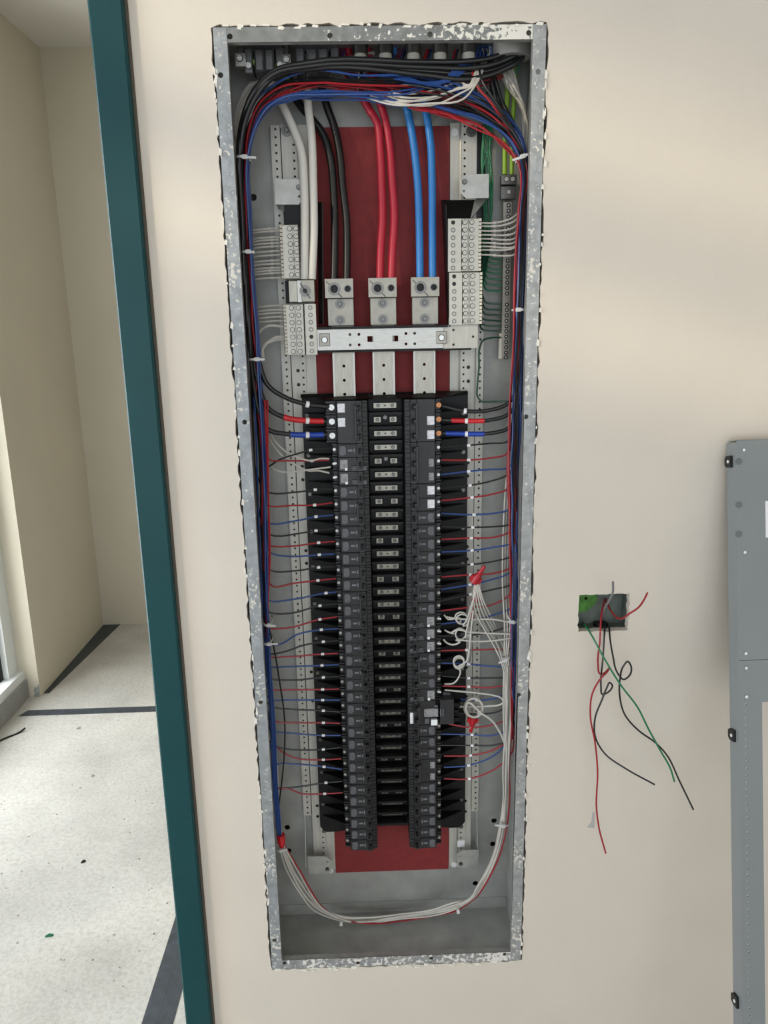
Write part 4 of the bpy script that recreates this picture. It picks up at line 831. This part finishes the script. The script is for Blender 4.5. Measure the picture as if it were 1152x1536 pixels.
# wire nuts
def nut(p0, p1, r, label):
    a, b_ = at(*p0), at(*p1); d = b_-a; L_ = d.length; d.normalize()
    o = MB().tube([a, a+d*L_*.35, a+d*L_*.5, a+d*L_*.55, b_], [r, r*.95, r*.8, r*.62, r*.42], 10).build('wire_nut', M_NUT, None, False)
    q = d.cross(Vector((0, 1, 0))).normalized()
    MB().obox(a+d*L_*.2, q*r*1.5, d*L_*.14, q.cross(d)*r*.3).build('wing', M_NUT, o); return tag(o, label, 'wire nut', 'red wire nuts')
nut((710, 874, .066), (727, 849, .060), .0075, 'large red wire nut tilted over the white pigtails')
nut((714, 903, .078), (720, 882, .080), .006, 'red wire nut half hidden behind the large one')
nut((706, 930, .086), (709, 908, .088), .004, 'small red wire nut hanging behind the coiled pigtails')
nut((710, 1076, .082), (706, 1098, .086), .0075, 'red wire nut hanging under the thick white coil')
# ---- loose dark wires low on the door-frame side
wire('slack_wire', [at(403, 940, .06), at(410, 968, .066), at(419, 1020, .074), at(427, 1080, .08), at(427, 1120, .08), at(423, 1170, .076), at(418, 1215, .07), at(419, 1258, .066)], .0017, 'black', 'slack black wire bowing down in front of the rail on the door-frame side', 'wire')
for k in range(4):
    P = [at(391+3*k, 860, .070), at(400+2*k, 1000, .064), at(407+2*k, 1100, .056), at(410+2*k, 1180, .052), at(414+2*k, 1230, .052), at(418+1.2*k, 1258, .054)]
    wire('spare_wire', P, .0017, 'blue', 'blue spare wire hanging down to the red taped end', 'wire', 'blue spare wires')
a, b_ = at(421, 1252, .055), at(423, 1271, .055)
tag(MB().tube([a, a.lerp(b_, .5), b_], [.0085, .0085, .0045], 10).build('taped_end', M_TAPER, None, True), 'red taped end of the blue spare wires', 'tape')
for k in range(2):
    wire('slack_wire', [at(397+k*4, 600, .05), at(401+k, 700, .052), at(403, 760, .055), at(405-k, 830, .056), at(402, 900, .058), at(400, 935+20*k, .06)], .0018, 'red', 'red wire hanging in front of the door-frame side harness', 'wire', 'red wires in front of the harness')
for k, run in enumerate(([(494, 688, .086), (480, 688, .084), (466, 691, .082), (450, 687, .082), (430, 678, .085), (408, 655, .09), (398, 630, .10)], [(496, 700.5, .084), (472, 703.5, .08), (445, 707, .08), (420, 707, .084), (404, 698, .09), (396, 680, .10)], [(494, 709.5, .086), (478, 706, .084), (462, 706, .084), (445, 698, .085), (425, 685, .088), (405, 660, .095), (397, 640, .10)])):
    wire('pigtail', [at(*p) for p in run], .0017, 'white', ('white lead curving above the red wire into the button breakers', 'white lead with a straight run into the upper button breaker', 'white lead dipping into the lower button breaker')[k]+' on the door-frame side', 'wire')
# ---- cable ties
def ctie(px, py, Y, rx, ry, tail, label, ang=0.0, head=0):
    c = at(px, py, Y); n = 20; mb = MB(); ca, sa = math.cos(ang), math.sin(ang)
    def tf(u, v, h): return (c.x+u*ca-h*sa, c.y+v, c.z+u*sa+h*ca)
    P = []
    for r_, h in ((1, -.0018), (1.0, .0018), (.92, .0018), (.92, -.0018)):
        for i in range(n):
            t = 2*PI*i/n; P.append(tf(rx*r_*math.cos(t), ry*r_*math.sin(t), h))
    mb.add(P, [(k*n+i, k*n+(i+1) % n, ((k+1) % 4)*n+(i+1) % n, ((k+1) % 4)*n+i) for k in range(4) for i in range(n)])
    o = mb.build('cable_tie', M_TIE, None, False); tag(o, label, 'cable tie', 'nylon cable ties on the wire bundles')
    hx = rx*.55*(1 if tail > 0 else -1) if head == 0 else head
    v = -ry*math.sqrt(max(.05, 1-(hx/rx)**2))
    q = MB(); q.obox(tf(hx, v-.002, 0), Vector((ca, 0, sa))*.0042, Vector((0, .0026, 0)), Vector((-sa, 0, ca))*.0032); q.build('head', M_TIE, o)
    q = MB(); sg = 1 if tail > 0 else -1; q.obox(tf(hx+sg*.004+tail/2, v-.002, -.0005), Vector((ca, 0, sa))*abs(tail)/2, Vector((0, .0006, 0)), Vector((-sa, 0, ca))*.0017); q.build('tail', M_TIE, o)
    return o
ctie(365, 241, .064, .0125, .034, .014, 'nylon tie round the door-frame side bundle below its top bend', -.05)
ctie(371, 380, .064, .0110, .032, .006, 'nylon tie on the door-frame side bundle beside the upper neutral wires')
ctie(383, 538, .066, .0130, .033, .009, 'nylon tie on the door-frame side bundle gathering the lower neutral wires')
ctie(402, 930, .066, .0095, .028, .008, 'nylon tie on the door-frame side bundle, upper of two close together', -.1)
ctie(402, 958, .066, .0095, .028, .012, 'nylon tie on the door-frame side bundle, lower of two close together')
ctie(420, 1270, .062, .0090, .014, .008, 'nylon tie just below the red taped wire end', .25)
ctie(785, 238, .060, .0125, .032, -.014, 'nylon tie round the bundle below the ground-bar side bend', .3)
ctie(778, 465, .062, .0110, .032, -.001, 'nylon tie on the bundle beside the ground bar', 0)
ctie(768, 926, .066, .0085, .028, -.004, 'nylon tie on the ground-bar side bundle level with the coiled pigtails', -.2)
ctie(759, 983, .066, .0090, .018, -.010, 'nylon tie with angled tail below the coiled pigtails', .4)
ctie(757, 1233, .060, .0095, .013, -.013, 'nylon tie on the white loop on its ground-bar side', -.15)
ctie(512, 1379, .094, .0035, .012, .001, 'nylon tie under the white loop, on the door-frame half', PI/2*.98, .001)
ctie(686, 1360, .075, .0035, .013, .001, 'nylon tie under the white loop, on the ground-bar half', PI/2*1.1, .001)
#TOPFIT
# ================================================================== fittings along the box top
def clamp(px0, px1, label):
    a, b_ = at(px0, 62, .05), at(px1, 92, .05); zt_ = Z0-T-.0005
    e = empty('cable_clamp', ((a.x+b_.x)/2, .05, b_.z), label, 'cable clamp')
    n = 2; wd = (b_.x-a.x)
    m_ = mat('die_cast_grey', (98, 98, 100), .4, .6, .2, 80)
    MB().bbox(a.x, b_.x, .062, .100, zt_-.012, zt_).build('collar', m_, e)
    for k in range(2):
        x0 = a.x+wd*(.24+.27*k); MB().bbox(x0, x0+wd*.26, .050, .098, zt_-.044, zt_-.010, .003).build('saddle', m_, e)
    for k in (0, 1):
        xx = a.x+wd*(.08+.84*k); MB().bbox(xx-.007, xx+.007, .054, .09, zt_-.046, zt_-.008, .002).build('ear', m_, e); inst('clamp_screw', ME_SCRB, e, (xx, .054, zt_-.034))
    return e
clamp(366, 424, 'die-cast cable clamp at the box top next to the silver lug'); clamp(444, 507, 'die-cast cable clamp at the box top next to the conduit bushings')
c = at(362, 91, .055); e = empty('grounding_lug', c, 'bright square lug with screw in the top corner of the box', 'lug')
MB().bbox(c.x-.0095, c.x+.0085, .050, .064, c.z-.010, c.z+.010).build('block', M_STEEL, e); inst('lug_screw', ME_SCRB, e, (c.x-.002, .050, c.z+.002)); MB().box(c.x-.004, c.x+.004, .055, .062, c.z+.010, Z0-T).build('tang', M_SCREW, e)
c = at(430, 90, .055); e = empty('grounding_lug', c, 'small lug with screw between the two die-cast clamps', 'lug')
MB().bbox(c.x-.007, c.x+.007, .052, .064, c.z-.008, c.z+.008).build('block', M_STEEL, e); inst('lug_screw', ME_SCRB, e, (c.x, .052, c.z)); MB().box(c.x-.003, c.x+.003, .056, .062, c.z+.008, Z0-T).build('tang', M_SCREW, e)
for k, (px, py) in enumerate(FIT):
    p = at(px, py, FITY); e = empty('conduit_bushing', (p.x, FITY, Z0-.03), '%s conduit bushing along the box top, counted from the cable clamps' % ordn(k+1), 'bushing')
    MB().cyl((p.x, FITY, Z0-.016), .0125, .0145, 20, 'z').build('locknut', M_SCREW, e, True); MB().cyl((p.x, FITY, Z0-.040), .0102, .026, 18, 'z').build('bushing', mat('bushing_white', (206, 203, 190), .5), e, True)
    for j in range(5):
        cc = random.choice(('red', 'white', 'black', 'blue', 'green', 'black')); a = random.uniform(-.006, .006); y_ = FITY+random.uniform(-.006, .003)
        wire('conduit_wire', [Vector((p.x+a*.6, y_, Z0-.036)), Vector((p.x+a, y_, Z0-.042)), Vector((p.x+a*2.2, y_+.004, Z0-.058)), Vector((p.x+a*3, y_+.012, Z0-.075))], .0016, cc, '%s wire emerging from the %s conduit bushing' % (cc, ordn(k+1)), 'wire', '%s wires from the %s bushing' % (cc, ordn(k+1)), 3)
for k, (px, cc) in enumerate(((724, 'black'), (730, 'black'), (736, 'blue'), (741, 'white'), (746, 'green'), (751, 'green'))):
    wire('conduit_wire', [Vector((at(px, 60, .07).x, .07, Z0-.01)), at(px+1, 75, .07), at(px+3, 92, .075), at(px+4, 110, .08)], .0018, cc, '%s wire dropping from the box top beside the wide conduit' % cc, 'wire', '%s wires dropping beside the wide conduit' % cc, 3)
pa = at(782, 62, .06); e = empty('wide_conduit', (pa.x, .06, Z0-.02), 'wide grey conduit end in the top corner above the ground bar', 'conduit')
MB().cyl((.214, .068, Z0-.026), .030, .0245, 28, 'z').build('collar', mat('conduit_grey', (150, 148, 142), .5, .3), e, True)
#JBOX
# ================================================================== small wall box with loose wires
jx0, jx1, jz0, jz1 = .3405, .4380, Z0-.9985, Z0-.9210
jb = empty('junction_box', ((jx0+jx1)/2, .04, jz0), 'small metal wall box with green paint inside, set in the wall', 'wall box')
MB().plate(rect(jx0, jx1, jz0, jz1), [circ(jx0+.027, jz0+.052, .003, 8)], .042, .0435).build('box_back', M_JBOX, jb)
MB().box(jx0, jx0+.0015, 0.0165, .042, jz0, jz1).build('box_side', M_JGREEN, jb); MB().box(jx1-.0015, jx1, 0.0165, .042, jz0, jz1).build('box_side', M_JBOX, jb)
MB().box(jx0, jx1, 0.0165, .042, jz1-.0015, jz1).build('box_side', M_JBOX, jb); MB().box(jx0, jx1, 0.0165, .042, jz0, jz0+.0015).build('box_side', M_JBOX, jb)
MB().plate([(jx0+.002, jz1-.002), (jx0+.002, jz0+.016), (jx0+.014, jz0+.024), (jx0+.03, jz0+.027), (jx0+.046, jz0+.042), (jx0+.052, jz1-.002)], [circ(jx0+.027, jz0+.052, .003, 8)], .0408, .0418).build('green_patch', M_JGREEN, jb)
MB().cyl((jx0+.054, .030, jz0+.0012), .013, .006, 18, 'z').build('knockout', M_DARK, jb, True)
def jp(zx, zy, Y): return at(840+zx/3.3375, 840+zy/3.3375, Y)
def jwire(P, c, label, r=.00165): return wire('loose_wire', [jp(*p) for p in P], r, c, label, 'wire', 'loose wires from the wall box', 6, 8)
jwire([(250, 260, .055), (232, 195, .04), (215, 235, .01), (205, 300, -.015), (200, 400, -.03), (190, 520, -.03), (200, 570, -.028), (222, 566, -.022), (246, 541, -.022), (236, 560, -.03), (205, 592, -.036), (167, 655, -.036), (152, 780, -.034), (175, 910, -.034), (188, 1050, -.034), (183, 1250, -.036), (195, 1340, -.038), (229, 1468, -.042)], 'red', 'long red loose wire hanging lowest from the small wall box')
o, S = jwire([(225, 200, .055), (236, 215, .03), (262, 265, -.02), (305, 295, -.06), (345, 270, -.085), (395, 235, -.10), (420, 200, -.11), (437, 166, -.115)], 'red', 'short red loose wire curling out and up from the small wall box')
ringmark(o, S, len(S)-2, .0012, .004, M_COPPER)
jwire([(240, 320, .05), (247, 345, .0), (250, 390, -.02), (265, 480, -.04), (285, 560, -.05), (318, 598, -.055), (350, 575, -.06), (355, 530, -.062), (340, 508, -.062), (315, 535, -.06), (302, 585, -.056), (299, 680, -.05), (325, 775, -.045), (395, 855, -.045), (478, 915, -.05), (530, 970, -.055), (600, 1110, -.065), (668, 1250, -.08)], 'black', 'black loose wire with a round loop, crossing under the green one')
o, S = jwire([(228, 322, .05), (224, 350, .0), (214, 500, -.02), (205, 630, -.03), (212, 672, -.032), (238, 664, -.034), (261, 625, -.036), (250, 614, -.036), (232, 645, -.036), (212, 695, -.036), (176, 790, -.034), (178, 890, -.034), (225, 970, -.038), (330, 1045, -.05), (475, 1125, -.075)], 'black', 'black loose wire with a narrow loop, ending in bare copper')
ringmark(o, S, len(S)-2, .0012, .004, M_COPPER)
jwire([(112, 310, .05), (130, 332, .0), (160, 380, -.03), (220, 490, -.055), (300, 620, -.068), (390, 740, -.068), (440, 840, -.064), (500, 950, -.062), (555, 1050, -.062), (573, 1110, -.065)], 'green', 'green loose wire slanting down from the small wall box')
jwire([(220, 300, .055), (217, 285, .03), (222, 245, .0), (245, 205, -.025), (264, 165, -.045), (265, 110, -.06)], 'grey', 'grey stub of loose wire pointing up out of the small wall box', .002)
#COVER
# ================================================================== leaning cover
LEAN = math.radians(12.0); ctop = at(1105, 660, -.035)
cv = empty('panel_cover', ctop, 'grey enamelled panel cover leaning against the cream wall', 'panel cover', None, (-LEAN, 0, 0))
def loc(px, py, d=0.0):
    n = Vector((0, math.cos(LEAN), -math.sin(LEAN))); dn = Vector((0, -math.sin(LEAN), -math.cos(LEAN)))
    r_ = ray(px, py); p = CP + r_*((ctop+n*d-CP).dot(n)/r_.dot(n)); q = p-ctop; return Vector((q.x, 0, -q.dot(dn)))
CW, CH = .52, (ctop.z+.0)/math.cos(LEAN)-.001
CH -= .034*math.tan(LEAN)*0
op = loc(1143, 1053); SEAM = loc(1130, 990).z
def hcirc(px, py, r, n=10): c = loc(px, py); return circ(c.x, c.z, r, n)
ox0, ox1 = op.x, CW-op.x
outer_top = rect(0, CW, SEAM+.0004, 0)
MB().plate(outer_top, [], 0, .002).build('upper_panel', M_GREY, cv)
dots = []; y = 1056.0
zz = loc(1119, 1056).z; x_d = loc(1119, 1056).x
pit = (loc(1119, 1056).z-loc(1119, 1163).z)/10
while zz > -CH+.02: dots.append(circ(x_d, zz, .0018, 6)); zz -= pit
MB().plate([(0, -CH), (ox0, -CH), (ox0, op.z), (ox1, op.z), (ox1, -CH), (CW, -CH), (CW, SEAM-.0004), (0, SEAM-.0004)], dots, 0, .002).build('lower_frame', M_GREY, cv)
mb = MB(); mb.box(-.0012, 0, 0.0, .034, -CH, -.004); mb.build('side_return', M_GREY, cv); MB().box(CW, CW+.0012, 0, .034, -CH, -.004).build('side_return', M_GREY, cv)
MB().box(0, CW, 0, .030, -.0012, 0).build('top_return', M_GREY, cv)
MB().box(0, CW, .0005, .003, SEAM-.0004, SEAM+.0004).build('seam', M_DARK, cv)
for (px, py) in ((1115.5, 675), (1117, 828.5), (1118.5, 980), (1119, 1002), (1119.5, 1045)):
    c = loc(px, py); o = bpy.data.objects.new('cover_screw', ME_CSC); COL.objects.link(o); o.parent = cv; o.location = (c.x, 0, c.z); o.scale = (.8, .8, .8)
for (px, py) in ((1108, 692), (1108, 757), (1108, 801)):
    c = loc(px, py); k_ = MB(); k_.cyl((c.x, -.0008, c.z), .0058, .0008, 18); k_.build('knockout', mat('knockout_grey', (100, 105, 107), .5), cv, True)
c = loc(1150, 778); MB().box(c.x-.002, c.x+.06, -.0006, 0, c.z-.032, c.z+.030).build('white_sticker', M_WBTN, cv)
for (px, py) in ((1092, 692), (1097, 1108), (1100, 1512)):
    c = loc(px+7, py); y_ = .022
    q = MB(); q.add([(-.006, y_+.010, c.z-.006), (-.006, y_+.010, c.z+.006), (-.006, y_+.004, c.z+.010), (-.006, y_-.010, c.z+.010), (-.006, y_-.010, c.z-.010), (-.006, y_+.004, c.z-.010)]+[(-.0012, y_+.010, c.z-.006), (-.0012, y_+.010, c.z+.006), (-.0012, y_+.004, c.z+.010), (-.0012, y_-.010, c.z+.010), (-.0012, y_-.010, c.z-.010), (-.0012, y_+.004, c.z-.010)],
                   [(0, 1, 2, 3, 4, 5), (11, 10, 9, 8, 7, 6)]+[(i, 6+i, 6+(i+1) % 6, (i+1) % 6) for i in range(6)])
    k_ = q.build('clip', M_DARK, cv); MB().cyl((-.0075, y_-.004, c.z), .0028, .002, 10, 'x').build('clip_screw', M_WBTN, k_)
